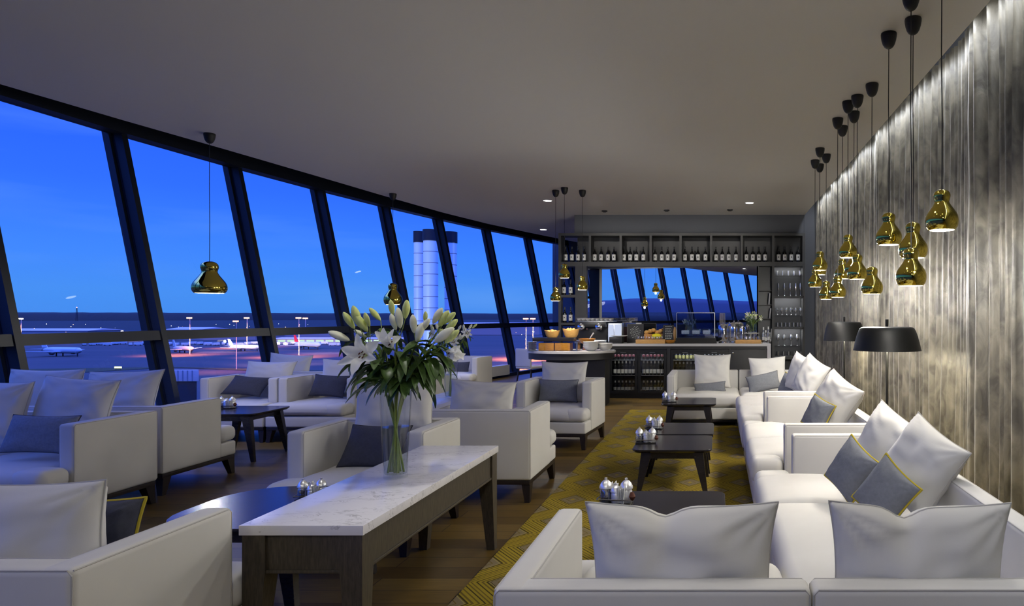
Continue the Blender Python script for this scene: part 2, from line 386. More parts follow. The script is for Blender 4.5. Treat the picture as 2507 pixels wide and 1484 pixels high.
# windows: one per bay, each with its leaning mullion, transom, header and panes
for i in range(len(WY)-1):
    ya, yb = WY[i], WY[i+1]; a = Vector((Xb(ya), ya, 0)); b = Vector((Xb(yb), yb, 0))
    t = (b-a).normalized(); nrm = Vector((t.y, -t.x, 0))     # points into the room
    w = bpy.data.objects.new('window_%d' % (i+1), None); C.objects.link(w); w['kind'] = 'structure'
    def pt(base, off, z): return base+nrm*off+Vector((-LEAN*z, 0, z))
    def bar(name, p0, p1, lo, hi, o0, o1, mat='frame'):
        m = MB(); m.hexa([pt(p0, o0, lo), pt(p1, o0, lo), pt(p1, o1, lo), pt(p0, o1, lo)], [pt(p0, o0, hi), pt(p1, o0, hi), pt(p1, o1, hi), pt(p0, o1, hi)])
        return m.build(name, mat, w, smooth=False)
    bar('mullion', b-t*.04, b+t*.04, 0, 4.06, -.02, .11)
    bar('mullion_cover', b-t*.075, b+t*.075, 0, 4.06, -.10, -.02)
    bar('highlight_strip', b+t*.048, b+t*.056, 0, 3.9, -.019, .03, 'frame_highlight')  # thin strip that carries the painted mullion highlight
    bar('transom', a+t*.05, b-t*.05, 1.215, 1.33, -.03, .10)
    bar('header', a, b, 3.72, 4.06, -.05, .16)
    bar('sill_rail', a+t*.05, b-t*.05, 0, .08, -.03, .12)
    bar('pane', a+t*.04, b-t*.04, 1.33, 3.72, 0, .012, 'window_glass')
    bar('pane', a+t*.04, b-t*.04, .08, 1.215, 0, .012, 'window_glass')
sl = MB(); pts = [(Xb(y)+.20, y) for y in (13.0, 14.0, 15.0, 16.0, 17.0)]
sl.prism([(Xb(y)+.02, y) for y in (13.0, 14.0, 15.0, 16.0, 17.0)]+list(reversed(pts)), .06, .30)
struct(sl.build('windowsill_left', M['fabric']))

# carpet runner
cp = MB().box(-1.385, 1.9, 1.0, 10.9, 0, .012).build('diamond_carpet', 'carpet'); tag(cp, 'brown and mustard carpet with a diamond pattern beneath the sofas', 'carpet')

# curtain along the right wall
def curtain():
    m = MB(); y = -9.0; cols = []; zs = [.03, .5, 1.0, 1.5, 2.0, 2.5, 3.0, 3.4, 3.78]
    ph = 0
    while y < 13.35:
        fr = 1.0+.75*noise.noise(Vector((y*2.1, 3, 0)))
        ph += .0125*2*PI/(.165/fr)
        col = []
        for k, z in enumerate(zs):
            amp = (.064+.058*noise.noise(Vector((y*1.9, z*.22, 7))))*(1-.15*z/3.8)
            p2 = ph+.5*noise.noise(Vector((y*.8, z*.35, 1)))
            s = math.sin(p2)*.72+.28*math.sin(2*p2+1.7*noise.noise(Vector((y*1.1, 8, z*.2))))
            x = 1.985+amp*s+.065*noise.noise(Vector((y*1.7, z*.12, 4)))+.016*math.sin(3.1*p2+.8)*(1+noise.noise(Vector((y*.9, z*.3, 4))))*.6+.012*noise.noise(Vector((y*7, z*1.8, 2)))
            col.append((x, y, z))
        cols.append(col); y += .0125
    nz = len(zs); vs = [p for c in cols for p in c]
    fs = [(i*nz+j, i*nz+j+1, (i+1)*nz+j+1, (i+1)*nz+j) for i in range(len(cols)-1) for j in range(nz-1)]
    m.add(vs, fs)
    o = m.build('curtain', 'velvet', angle=180)
    tag(o, 'long floor-to-ceiling curtain of crushed grey velvet behind the sofas', 'curtain')
curtain()
led = MB().box(1.755, 1.785, -9, 13.3, 3.70, 3.715).build('cove_light_strip', 'led'); tag(led, 'hidden white light strip in the cove above the curtain', 'light strip')

# ------------------------------------------------------------------ seating
def upholstered_arm(root, x0, x1, y0, y1, z0, z1, name='arm', side=0):
    a = MB().soft(x0, x1, y0, y1, z0, z1, r=.022, n=4).build(name, 'fabric', root, angle=80)
    m = MB(); rr = .0028; e = .006
    for xx in (x0+e, x1-e):
        m.tube([(xx, y0+e, z0+.01), (xx, y0+e, z1-.02), (xx, y0+.02, z1-e), (xx, y1-.01, z1-e)], rr, 6)
    m.build('piping', 'seam', a)
    return a
def seating(name, label, loc, rz, W, D, arms='LR', zt=.745, zb=.18, z0=.31, z1=.445, ta=.115, prot=.22, ncush=1, back=True, sides='', tb=.115, cat='armchair', group=None, lump=.006, seed=0, legs=True, split_back=False):
    root = thing(name, label, cat, (loc[0], loc[1], 0), rz, group)
    hw, hd = W/2, D/2
    aL = 'L' in arms; aR = 'R' in arms; sL = 'L' in sides; sR = 'R' in sides
    MB().soft(-hw+.006, hw-.006, -hd, hd-.02, zb, z0, r=.018, n=3).build('base', 'fabric', root, angle=80)
    if back:
        o = MB().soft(-hw+.0015, hw-.0015, hd-tb, hd, zb, zt-.001, r=.022, n=5).build('backrest', 'fabric', root, angle=80)
        m = MB()
        for yy in (hd-tb+.006, hd-.006): m.tube([(-hw+.006, yy, zb+.02), (-hw+.006, yy, zt-.02), (-hw+.02, yy, zt-.005), (hw-.02, yy, zt-.005), (hw-.006, yy, zt-.02), (hw-.006, yy, zb+.02)], .0028, 6)
        m.build('piping', 'seam', o)
    yb = hd-.0015
    if aL: upholstered_arm(root, -hw, -hw+ta, -hd+prot, yb, zb-.0, zt)
    if aR: upholstered_arm(root, hw-ta, hw, -hd+prot, yb, zb-.0, zt)
    if sL: upholstered_arm(root, -hw, -hw+ta, -hd, yb, zb, zt, 'side_backrest')
    if sR: upholstered_arm(root, hw-ta, hw, -hd, yb, zb, zt, 'side_backrest')
    xl = -hw+(ta if (aL or sL) else .004); xr = hw-(ta if (aR or sR) else .004)
    cw = (xr-xl)/ncush
    for i in range(ncush):
        c0, c1 = xl+cw*i+.004, xl+cw*(i+1)-.004
        m = MB().soft(c0, c1, -hd-.012, hd-tb-.004, z0+.004, z1, r=.05, dome=.028, bulge=.012, lump=lump*2, seed=seed+i, n=10)
        if prot > .05:
            if i == 0 and aL: m.soft(-hw+.004, c0+.12, -hd-.012, -hd+prot-.012, z0+.004, z1+.006, r=.048, dome=.008, bulge=.008, lump=lump, seed=seed+5, n=4)
            if i == ncush-1 and aR: m.soft(c1-.12, hw-.004, -hd-.012, -hd+prot-.012, z0+.004, z1+.006, r=.048, dome=.008, bulge=.008, lump=lump, seed=seed+6, n=4)
        m.build('seat_cushion', 'fabric', root, angle=80)
    MB().box(-hw+.012, hw-.012, -hd+.012, hd-.012, zb-.035, zb, bev=.003).build('rail', 'dark_wood', root)
    if legs:
        for sx in (-1, 1):
            for sy in (-1, 1):
                x = sx*(hw-.045); y = sy*(hd-.05); m = MB(); k = .034; b = .020; oy = sy*.012 if sy < 0 else .0
                kb = .055 if zb > .15 else .03
                cs = [(-1, -1), (1, -1), (1, 1), (-1, 1)]
                m.hexa([(x+sx*.012+b*cx_, y+sy*.02+b*cy_, 0) for cx_, cy_ in cs], [(x+k*cx_, y-sy*.012+kb*cy_*.8, zb-.034) for cx_, cy_ in cs])
                m.build('leg', 'dark_wood', root, smooth=False)
    return root

def pillow(name, label, c, w, h, t, yaw=0, lean=0, tilt=0, mat='pillow', pipe=None, notch=0, seed=0, group=None, wrinkle=.012, cat='cushion', skew=0, flop=0, taper=0):
    Nn = 30; m = MB(); grid = {}
    vs = []; fs = []
    def pos(u, v, s):
        ex = .075*(1-v*v); ez = .085*(1-u*u)
        x = w/2*u*(1-ex*abs(u)**3)*(1+taper*v); z = h/2*v*(1-ez*abs(v)**3)
        if notch and v > 0: z -= notch*h*max(0, v)**3*math.exp(-((u-.18)/.17)**2)
        if skew: x += skew*w*v*.5
        if flop and v > 0: z -= flop*h*(v**2)*(u*.5+.5)
        T = (max(0, 1-abs(u)**2.6)*max(0, 1-abs(v)**2.6))**.5
        y = s*t/2*T
        au, av = abs(u), abs(v)
        cr = (au**3)*(av**3)
        nn = noise.noise(Vector((u*2.2+seed*7.3, v*2.2, s*.7+seed)))
        rad = math.atan2(1-av, 1-au+1e-4)
        wr = math.sin(rad*14+seed*2)*math.exp(-((1-au)+(1-av))*2.2)*(1-max(au, av)**8)
        wr2 = math.sin((u*1.3+v*2.6)*5+nn*4+seed)*.5*(av if v < 0 else .4)
        y += s*wrinkle*(nn*1.2*T+wr*1.3+wr2*T*.8)
        if notch: y -= s*.035*math.exp(-((u-.18)/.10)**2)*max(0, v)**1.5*T
        return Vector((x, y, z))
    for s in (-1, 1):
        for i in range(Nn+1):
            for j in range(Nn+1):
                u = -math.cos(PI*i/Nn); v = -math.cos(PI*j/Nn)
                u = .5*u+.5*(2*i/Nn-1); v = .5*v+.5*(2*j/Nn-1)
                edge = i in (0, Nn) or j in (0, Nn)
                if s == 1 and edge: grid[(s, i, j)] = grid[(-1, i, j)]; continue
                grid[(s, i, j)] = len(vs); vs.append(pos(u, v, s))
    for s in (-1, 1):
        for i in range(Nn):
            for j in range(Nn):
                q = [grid[(s, i, j)], grid[(s, i+1, j)], grid[(s, i+1, j+1)], grid[(s, i, j+1)]]
                if s == 1: q.reverse()
                fs.append(tuple(q))
    m.add(vs, fs)
    o = m.build(name, mat, angle=180); tag(o, label, cat, group)
    ring = [grid[(-1, i, 0)] for i in range(Nn)]+[grid[(-1, Nn, j)] for j in range(Nn)]+[grid[(-1, Nn-i, Nn)] for i in range(Nn)]+[grid[(-1, 0, Nn-j)] for j in range(Nn)]
    MB().tube([vs[k] for k in ring], .006 if pipe == 'yellow_pipe' else .003, 6, closed=True).build('piping', pipe or 'seam', o)
    o.rotation_mode = 'XYZ'
    o.matrix_world = Matrix.Translation(c) @ Matrix.Rotation(yaw, 4, 'Z') @ Matrix.Rotation(-lean, 4, 'X') @ Matrix.Rotation(tilt, 4, 'Y')
    return o
R = math.radians
# lean > 0 tips the top of a pillow towards +Y of its own frame (backwards for a seat that faces -Y)

# right-hand L shaped run of white sofas
RS = dict(zt=.70, zb=.10, z0=.26, z1=.44, cat='sofa', ta=.10, tb=.10)
seating('sofa_section', 'white sofa section with one arm, its back to the viewer, beside the carpet edge', (-.19, 2.48), PI, .94, .96, arms='R', prot=.10, seed=1, **RS)
seating('sofa_section', 'white corner sofa section in the lower right corner, deep seat against the curtain side', (.76, 2.94), PI, .96, 1.88, arms='', sides='L', prot=0, seed=2, **RS)
seating('sofa_section', 'white sofa section with a far arm, holding two grey cushions with mustard piping', (.755, 4.295), -PI/2, .81, .97, arms='L', prot=.24, seed=3, **RS)
seating('sofa', 'middle white sofa along the curtain, both arms, one big pillow on it', (.755, 5.965), -PI/2, 1.83, .97, arms='LR', prot=.23, ncush=2, seed=4, lump=.012, **RS)
seating('sofa', 'farther white sofa along the curtain joining the corner near the bar', (.755, 8.2), -PI/2, 1.9, .97, arms='R', prot=.23, ncush=2, seed=5, lump=.012, **RS)
seating('sofa_section', 'white sofa section with a left arm standing in front of the bar coolers', (-.18, 9.78), 0, 1.0, 1.05, arms='L', prot=.02, seed=6, **RS)
seating('sofa_section', 'white corner sofa section in front of the glass shelves', (.81, 9.78), 0, .96, 1.05, arms='', sides='R', prot=0, seed=7, **RS)

# armchairs and sofas on the window side
seating('sofa', 'white sofa in the lower left corner with its back to the viewer', (-2.875, 2.48), PI, 1.914, .90, cat='sofa', prot=.22, ncush=2, seed=8)
seating('sofa', 'white sofa at the left edge facing the viewer, blue-grey cushion on it', (-5.45, 5.03), 0, 1.90, .94, cat='sofa', prot=.22, ncush=2, seed=9)
seating('sofa', 'white sofa back to back with the blue-grey cushion sofa, facing away by the window', (-5.57, 6.13), PI, 1.90, .88, cat='sofa', prot=.2, ncush=2, seed=10)
seating('armchair', 'white armchair nearest the window behind the small square table', (-5.855, 8.55), 0, .95, .90, seed=11, prot=.25)
seating('armchair', 'white armchair left of the lilies, beside the one nearest the window', (-4.895, 8.55), 0, .95, .90, seed=12, prot=.25)
seating('armchair', 'white armchair by the glass facing the far end, only its pillow showing', (-5.72, 9.75), PI, .92, .86, seed=13)
seating('armchair', 'white armchair directly behind the tall lily vase, facing the viewer', (-2.37, 4.68), 0, .90, .88, seed=14, prot=.23)
seating('armchair', 'white armchair with its back to the viewer behind the marble console', (-1.944, 5.92), PI, .90, .88, seed=15, prot=.23)
seating('armchair', 'white armchair with grey cushion between the curved buffet and the carpet', (-1.875, 8.11), R(-4.8), .90, .88, seed=16, prot=.23)
seating('armchair', 'white armchair partly hidden by the lily leaves in the middle of the room', (-4.0, 9.1), R(150), .88, .86, seed=17)
seating('armchair', 'small distant white armchair beside the low window sill', (-4.80, 12.75), R(-6), .88, .86, seed=18)

# pillows on the right-hand sofas
pillow('pillow', 'plump white pillow on the foreground sofa, left of the pair seen from behind', P(1670, 1396, 2.20), .60, .45, .20, yaw=PI, lean=R(4), notch=.07, taper=.03, seed=1, wrinkle=.018)
pillow('pillow', 'plump white pillow on the foreground sofa, nearest the curtain', P(2246, 1396, 2.20), .57, .45, .20, yaw=PI+R(1), lean=R(4), tilt=R(-1), notch=.08, taper=.03, seed=2, wrinkle=.018)
pillow('pillow', 'large white pillow against the curtain-side back, nearest the corner', P(2252, 1142, 3.46), .38, .43, .23, yaw=R(-52), lean=R(20), tilt=R(26), seed=3, wrinkle=.016)
pillow('pillow', 'large white pillow just behind the nearest curtain-side one', P(2172, 1106, 4.02), .43, .47, .23, yaw=R(-50), lean=R(16), tilt=R(24), seed=4, wrinkle=.016)
pillow('pillow', 'big white pillow leaning on the middle sofa by the curtain', P(2044, 985, 5.70), .42, .44, .26, yaw=R(-52), lean=R(20), tilt=R(24), seed=5, wrinkle=.02)
pillow('pillow', 'white pillow on the farther sofa, closer of two beside the floor lamp', P(1984, 926, 7.65), .42, .46, .20, yaw=R(-55), lean=R(18), tilt=R(22), seed=6, wrinkle=.016)
pillow('pillow', 'white pillow on the farther sofa, the one nearer the corner', P(1957, 915, 8.5), .40, .48, .18, yaw=R(-60), lean=R(12), tilt=R(14), seed=7)
pillow('pillow', 'square white pillow standing on the sofa section before the coolers', P(1744, 909, 9.98), .54, .50, .17, lean=R(12), seed=8)
pillow('pillow', 'square white pillow standing on the corner section before the glass shelves', P(1880, 914, 9.98), .54, .48, .17, lean=R(12), tilt=R(-3), seed=9)
pillow('cushion', 'narrow grey cushion lying on the sofa section before the coolers', P(1738, 951, 9.55), .45, .165, .12, lean=R(15), tilt=R(-5), mat='grey_pillow', pipe='grey_pipe', seed=10, wrinkle=.005)
pillow('cushion', 'tilted grey cushion on the corner section before the glass shelves', P(1869, 936, 9.5), .46, .25, .12, lean=R(20), tilt=R(-12), mat='grey_pillow', pipe='grey_pipe', seed=11, wrinkle=.005)
pillow('cushion', 'small grey cushion on the farther sofa with a tip of mustard piping', P(1930, 944, 8.75), .34, .28, .12, yaw=-PI/2+R(30), lean=R(18), tilt=R(12), mat='grey_pillow', pipe='yellow_pipe', seed=12, wrinkle=.005)
pillow('cushion', 'grey cushion with mustard piping leaning on the middle sofa pillow', P(2003, 1014, 5.55), .26, .26, .12, yaw=R(-50), lean=R(20), tilt=R(18), mat='grey_pillow', pipe='yellow_pipe', seed=13, wrinkle=.006)
pillow('cushion', 'grey cushion with mustard piping, left one of the nearest two', P(2084, 1150, 3.80), .28, .29, .13, yaw=R(-56), lean=R(20), tilt=R(26), mat='grey_pillow', pipe='yellow_pipe', seed=14, wrinkle=.006)
pillow('cushion', 'grey cushion with mustard piping, right one of the nearest two', P(2168, 1208, 3.28), .27, .28, .13, yaw=R(-50), lean=R(22), tilt=R(30), mat='grey_pillow', pipe='yellow_pipe', seed=15, wrinkle=.006)

# pillows on the window side
pillow('pillow', 'large white pillow on the lower left sofa seen from behind', P(28, 1343, 2.33), .66, .46, .20, yaw=PI, lean=R(-6), seed=20, skew=.08, wrinkle=.02)
pillow('cushion', 'dark cushion with mustard piping peeking out behind the lower left pillow', P(205, 1330, 2.62), .42, .34, .12, yaw=PI, lean=R(-12), mat='dark_pillow', pipe='yellow_pipe', seed=21)
pillow('pillow', 'white pillow in the middle of the left sofa, behind its arm', P(183, 990, 5.28), .60, .42, .18, lean=R(16), tilt=R(4), seed=22, wrinkle=.016)
pillow('pillow', 'white pillow cut by the left edge of the picture', P(-20, 1012, 5.15), .52, .50, .18, lean=R(14), tilt=R(2), seed=23, wrinkle=.016)
pillow('cushion', 'blue-grey woven cushion on the left sofa', P(98, 1063, 4.93), .50, .28, .13, lean=R(22), tilt=R(1), mat='blue_pillow', pipe='grey_pipe', seed=24, wrinkle=.006)
pillow('pillow', 'white pillow at the window, left of two on the back to back sofa', P(108, 962, 5.98), .66, .42, .16, yaw=PI, lean=R(-10), seed=25)
pillow('pillow', 'white pillow at the window, right of two on the back to back sofa', P(296, 966, 5.98), .66, .42, .16, yaw=PI, lean=R(-10), tilt=R(2), skew=-.10, seed=26, wrinkle=.018)
pillow('pillow', 'white pillow on the armchair nearest the window', P(658, 918, 8.80), .64, .36, .16, lean=R(14), seed=27, skew=.08)
pillow('cushion', 'charcoal cushion lying tilted on the armchair nearest the window', P(606, 945, 8.55), .46, .26, .12, yaw=R(8), lean=R(28), tilt=R(5), mat='dark_pillow', pipe='grey_pipe', seed=28, skew=.2, wrinkle=.005)
pillow('pillow', 'white pillow at the glass behind the two window armchairs', P(708, 905, 9.55), .60, .44, .16, yaw=PI, lean=R(-10), tilt=R(-4), seed=29)
pillow('pillow', 'white pillow on the armchair left of the lilies', P(845, 922, 8.85), .62, .46, .16, lean=R(10), seed=30)
pillow('cushion', 'charcoal cushion on the armchair left of the lilies', P(806, 945, 8.6), .44, .28, .12, lean=R(16), tilt=R(3), mat='dark_pillow', pipe='grey_pipe', seed=31, wrinkle=.005, skew=.08)
pillow('pillow', 'white pillow on the armchair directly behind the lily vase', P(966, 1004, 4.93), .58, .42, .18, lean=R(12), tilt=R(-2), seed=32)
pillow('cushion', 'dark plum-grey cushion behind the lily vase', P(918, 1093, 4.72), .42, .30, .13, lean=R(22), tilt=R(1), mat='dark_pillow', pipe='grey_pipe', seed=33, skew=.12, wrinkle=.005)
pillow('pillow', 'white pillow showing above the back of the armchair behind the console', P(1180, 984, 5.76), .56, .36, .18, yaw=PI, lean=R(-8), tilt=R(-3), seed=34, wrinkle=.02)
pillow('pillow', 'white pillow standing on the armchair before the curved buffet', P(1380, 935, 8.36), .58, .50, .18, yaw=R(-4.8), lean=R(10), seed=35, wrinkle=.016)
pillow('cushion', 'grey cushion on the armchair before the curved buffet', P(1367, 957, 8.14), .48, .27, .13, yaw=R(-4.8), lean=R(10), mat='grey_pillow', pipe='grey_pipe', seed=36, wrinkle=.005)
pillow('cushion', 'dark cushion on the small distant armchair', P(1125, 905, 12.75), .36, .3, .12, lean=R(15), mat='dark_pillow', pipe='grey_pipe', seed=37, wrinkle=.005)

# ------------------------------------------------------------------ tables
def console(label, x0, x1, y0, y1, zt=.66):
    cx, cy = (x0+x1)/2, (y0+y1)/2; root = thing('marble_console_table', label, 'console table', (cx, cy, 0)); w, d = (x1-x0)/2, (y1-y0)/2
    MB().box(-w, w, -d, d, zt-.04, zt, bev=.002).build('marble_top', 'marble', root)
    ap = MB(); i = .02
    ap.box(-w+i, w-i, -d+i, -d+i+.02, .475, zt-.0405); ap.box(-w+i, w-i, d-i-.02, d-i, .475, zt-.0405)
    ap.box(-w+i, -w+i+.02, -d+i, d-i, .475, zt-.0405); ap.box(w-i-.02, w-i, -d+i, d-i, .475, zt-.0405)
    ap.build('apron', 'console_wood', root, smooth=False)
    li = MB(); 
    li.box(-w+.012, w-.012, -d+.012, -d+.032, .462, .476, bev=.003); li.box(-w+.012, w-.012, d-.032, d-.012, .462, .476, bev=.003)
    li.box(-w+.012, -w+.032, -d+.012, d-.012, .462, .476, bev=.003); li.box(w-.032, w-.012, -d+.012, d-.012, .462, .476, bev=.003)
    li.build('apron_moulding', 'console_wood', root)
    for sx in (-1, 1):
        for sy in (-1, 1):
            ox, oy = sx*(w-.008), sy*(d-.008); t = .092; b = .05; m = MB()
            def q(s, z): return [(ox-(s if k[0] else 0)*sx, oy-(s if k[1] else 0)*sy, z) for k in ((0, 0), (1, 0), (1, 1), (0, 1))]
            lo, mid, hi = q(b, 0), q(t, .47), q(t, zt-.0405)
            if sx*sy < 0: lo.reverse(); mid.reverse(); hi.reverse()
            m.hexa(lo, mid); m.hexa(mid, hi); m.build('leg', 'console_wood', root, smooth=False)
    return root
console('marble topped console table in the foreground carrying the big lily vase', -1.92, -1.42, 2.74, 4.44)
console('marble topped console table farther back, mostly hidden behind the armchairs', -3.02, -2.52, 6.0, 7.7)

def rrect(w, d, r, n=6, k=2.0):
    pts = []
    for sx, sy, a0 in ((1, 1, 0), (-1, 1, 90), (-1, -1, 180), (1, -1, 270)):
        for i in range(n+1):
            a = R(a0+90*i/n); pts.append((sx*(w-r)+r*math.cos(a), sy*(d-r)+r*math.sin(a)))
    return pts
def coffee_table(label, x0, x1, y0, y1, z, r=.07, rnd=False, group=None, insx=.05):
    cx, cy = (x0+x1)/2, (y0+y1)/2; root = thing('coffee_table', label, 'table', (cx, cy, 0)); w, d = (x1-x0)/2, (y1-y0)/2
    m = MB(); top = rrect(w, d, r); n = len(top); lo = rrect(w-.022, d-.022, max(r-.01, .03))
    vs = [(x, y, z-.030) for x, y in lo]+[(x, y, z-.012) for x, y in top]+[(x, y, z-.002) for x, y in top]+[(x*.995, y*.995, z) for x, y in top]
    fs = [tuple(range(n-1, -1, -1)), tuple(range(3*n, 4*n))]
    for L in range(3): fs += [(L*n+i, L*n+(i+1) % n, (L+1)*n+(i+1) % n, (L+1)*n+i) for i in range(n)]
    m.add(vs, fs).build('tabletop', 'black_table', root, angle=30)
    a = MB(); iw, idd = w-.12, d-.075; h0, h1 = z-.085, z-.0305
    a.box(-iw, iw, -idd-.012, -idd+.012, h0, h1); a.box(-iw, iw, idd-.012, idd+.012, h0, h1); a.box(-iw-.012, -iw+.012, -idd, idd, h0, h1); a.box(iw-.012, iw+.012, -idd, idd, h0, h1)
    a.build('apron', 'black_table', root, smooth=False)
    for sx in (-1, 1):
        for sy in (-1, 1):
            tx, ty = sx*iw, sy*idd; bx, by = sx*(w-insx), sy*(d-.04); m = MB()
            cs = [(-1, -1), (1, -1), (1, 1), (-1, 1)]
            m.hexa([(bx+.017*a_, by+.017*b_, 0) for a_, b_ in cs], [(tx+.044*a_, ty+.028*b_, z-.0305) for a_, b_ in cs]); m.build('leg', 'black_table', root, smooth=False)
    return root
coffee_table('low black coffee table nearest the viewer, partly hidden by the foreground pillow', -.70, .05, 3.66, 4.34, .39)
coffee_table('low black coffee table standing clear on the carpet with splayed legs', -.71, -.04, 5.67, 6.38, .39)
coffee_table('low black coffee table pushed against the far edge of the splayed one', -.69, -.03, 6.43, 7.13, .39)
coffee_table('low black coffee table before the sofa section near the coolers', -.69, -.01, 8.39, 9.10, .42)
coffee_table('black square table between the window-side armchairs', -5.42, -4.75, 7.0, 7.64, .50, insx=.03)
coffee_table('black rounded table beside the marble console, reflecting the blue windows', -2.75, -1.96, 3.21, 4.03, .50, r=.30)

def condiments(label, x, y, z, rz=0, s=1.0, group='silver condiment sets'):
    root = thing('condiment_set', label, 'condiment set', (x, y, z+.001), rz); root.scale = (s,)*3
    MB().box(-.085, .085, -.05, .05, 0, .008, bev=.003).build('tray', 'black_matte', root)
    for k, (jx, jy, r_, hh, mt) in enumerate(((-.052, .004, .031, .085, 'ink'), (.004, -.014, .026, .07, 'paper'), (.054, .006, .031, .085, 'paper'))):
        j = MB().lathe([(r_*.9, .008), (r_, .02), (r_, hh*.75), (r_*.85, hh*.88)], jx, jy, 0, 16).build('jar', 'drink_glass' if k == 0 else 'bright_metal', root)
        MB().lathe([(r_*.84, .011), (r_*.9, hh*.68), (0.001, hh*.68)], jx, jy, 0, 12).build('filling', mt, j)
        MB().lathe([(r_*.9, hh*.86), (r_*1.12, hh*.92), (r_*1.1, hh*1.02), (r_*.85, hh*1.22), (r_*.45, hh*1.38), (.006, hh*1.42), (.008, hh*1.52), (0.001, hh*1.56)], jx, jy, 0, 16).build('lid', 'bright_metal', j)
    h = MB()
    for q in range(5): h.box(.020+q*.006, .0235+q*.006, -.046, -.012, .012, .088+.006*math.sin(q*2.1), xf=Matrix.Rotation(.04*(q-2), 4, 'Y'))
    for q in range(5): h.box(-.03+q*.006, -.0265+q*.006, .014, .046, .012, .10+.006*math.sin(q*2.7), xf=Matrix.Rotation(.04*(q-2), 4, 'Y'))
    h.build('sugar_packets', 'paper', root, smooth=False)
    MB().lathe([(.008, .02), (.018, .04), (.008, .062)], .088, -.01, 0, 10).build('brown_sugar_lump', 'stamen', root)
    MB().tube([(-.088, -.052, .03), (.088, -.052, .03), (.088, .052, .03), (-.088, .052, .03)], .0035, 6, closed=True).build('rail', 'chrome', root)
    return root
condiments('chrome condiment set on the nearest coffee table, above the foreground pillow', -.60, 4.05, .39, R(-4), 1.15)
condiments('chrome condiment set on the coffee table with splayed legs', -.625, 6.0, .39, R(5), 1.05)
condiments('chrome condiment set on the coffee table second from the coolers', -.62, 6.75, .39, R(-8), 1.0)
condiments('chrome condiment set on the coffee table near the coolers', -.60, 8.62, .42, R(3), 1.05)
condiments('chrome condiment set on the window-side square table', -5.33, 7.42, .50, R(10), 1.0)
condiments('chrome condiment set on the rounded table beside the console', -2.22, 3.74, .50, R(12), .85)
mb = MB(); 
dd = MB().lathe([(.03, 0), (.045, .012), (.055, .035), (.052, .035), (.04, .014), (0.001, .006)], 0, 0, 0, 20, sx=1.5); dd.lathe([(.005, .035), (.012, .04), (0, .05)], -.07, 0, 0, 8)
o = dd.build('sauce_boat', 'chrome', loc=(-2.08, 3.86, .501)); tag(o, 'small chrome sauce boat on the rounded table', 'dish')

# ------------------------------------------------------------------ pendants
def calabash(prof, R_, lab, cat='pendant lamp'):
    pass
P1 = [(.77, 0), (.93, .20), (1.0, .55), (.95, .90), (.78, 1.20), (.58, 1.48), (.465, 1.68), (.455, 1.82), (.505, 2.04), (.51, 2.20), (.44, 2.37), (.28, 2.48), (.10, 2.53)]
P2 = [(.84, 0), (.96, .16), (1.0, .40), (.92, .68), (.74, .95), (.56, 1.2), (.455, 1.40), (.45, 1.50), (.50, 1.66), (.51, 1.82), (.44, 1.98), (.28, 2.10), (.08, 2.15)]
def smooth_prof(p, k=3):
    out = []
    for i in range(len(p)-1):
        p0, p1, p2, p3 = p[max(i-1, 0)], p[i], p[i+1], p[min(i+2, len(p)-1)]
        for j in range(k):
            t = j/k
            out.append(tuple(.5*((2*b)+(-a+c)*t+(2*a-5*b+4*c-d)*t*t+(-a+3*b-3*c+d)*t**3) for a, b, c, d in zip(p0, p1, p2, p3)))
    out.append(p[-1]); return out
def pendant(label, x, y, zb, dia, prof, seed=0, power=10, ceil=3.5, seg=40, glow=13):
    r = dia/2; root = thing('pendant_lamp', label, 'pendant lamp', (x, y, zb)); H = prof[-1][1]*r; pr = smooth_prof(prof)
    sh = MB().shell([(a*r, b*r) for a, b in pr]+[(0.0, H)], 0, 0, 0, seg).build('lamp_shade', 'gold', root, angle=180)
    inn = MB().shell([(a*r*.97-.0008, b*r+.0005) for a, b in pr if b < 1.3]+[(.002, 1.3*r)], 0, 0, 0, 24).build('shade_lining', 'gold_in', sh, angle=180)
    MB().lathe([(.001, .10*r+.004), (.5*r, .18*r+.004), (.62*r, .35*r), (.5*r, .6*r), (.001, .75*r)], 0, 0, 0, 16).build('bulb', 'bulb', root, angle=180)
    L = ceil-zb
    MB().tube([(0, 0, H-.005), (.002, 0, H+.3*(L-H)), (-.002, 0.001, H+.6*(L-H)), (0, 0, L-.09)], .0032, 6).build('cord', 'black_matte', root)
    MB().lathe([(.005, L-.110), (.018, L-.107), (.031, L-.097), (.042, L-.079), (.050, L-.054), (.055, L-.026), (.056, L-.008), (.054, L-.001), (.001, L)], 0, 0, 0, 20).build('ceiling_cup', 'black_matte', root)
    ld = bpy.data.lights.new('pendant_glow', 'SPOT'); ld.energy = power; ld.color = (1, .86, .64); ld.spot_size = R(125); ld.spot_blend = .8; ld.shadow_soft_size = .03
    lo = bpy.data.objects.new('pendant_glow', ld); C.objects.link(lo); lo.parent = root; lo.location = (0, 0, -.012)
    ld = bpy.data.lights.new('pendant_ceiling_fill', 'POINT'); ld.energy = glow; ld.color = (1, .97, .92); ld.shadow_soft_size = .018  # added light below the rim, brightens the ceiling around the shade
    lo = bpy.data.objects.new('pendant_ceiling_fill', ld); C.objects.link(lo); lo.parent = root; lo.location = (0, 0, -.035)
    return root
def pend_at(label, px, pytop, pxs, bot, wpx, prof=P1, power=14, d=None, glow=15):
    d = d or 3342/(775-pytop)
    return pendant(label, PX((px+pxs)/2, d), d, PZ(bot, d), wpx*d/F, prof, power=power, glow=glow)
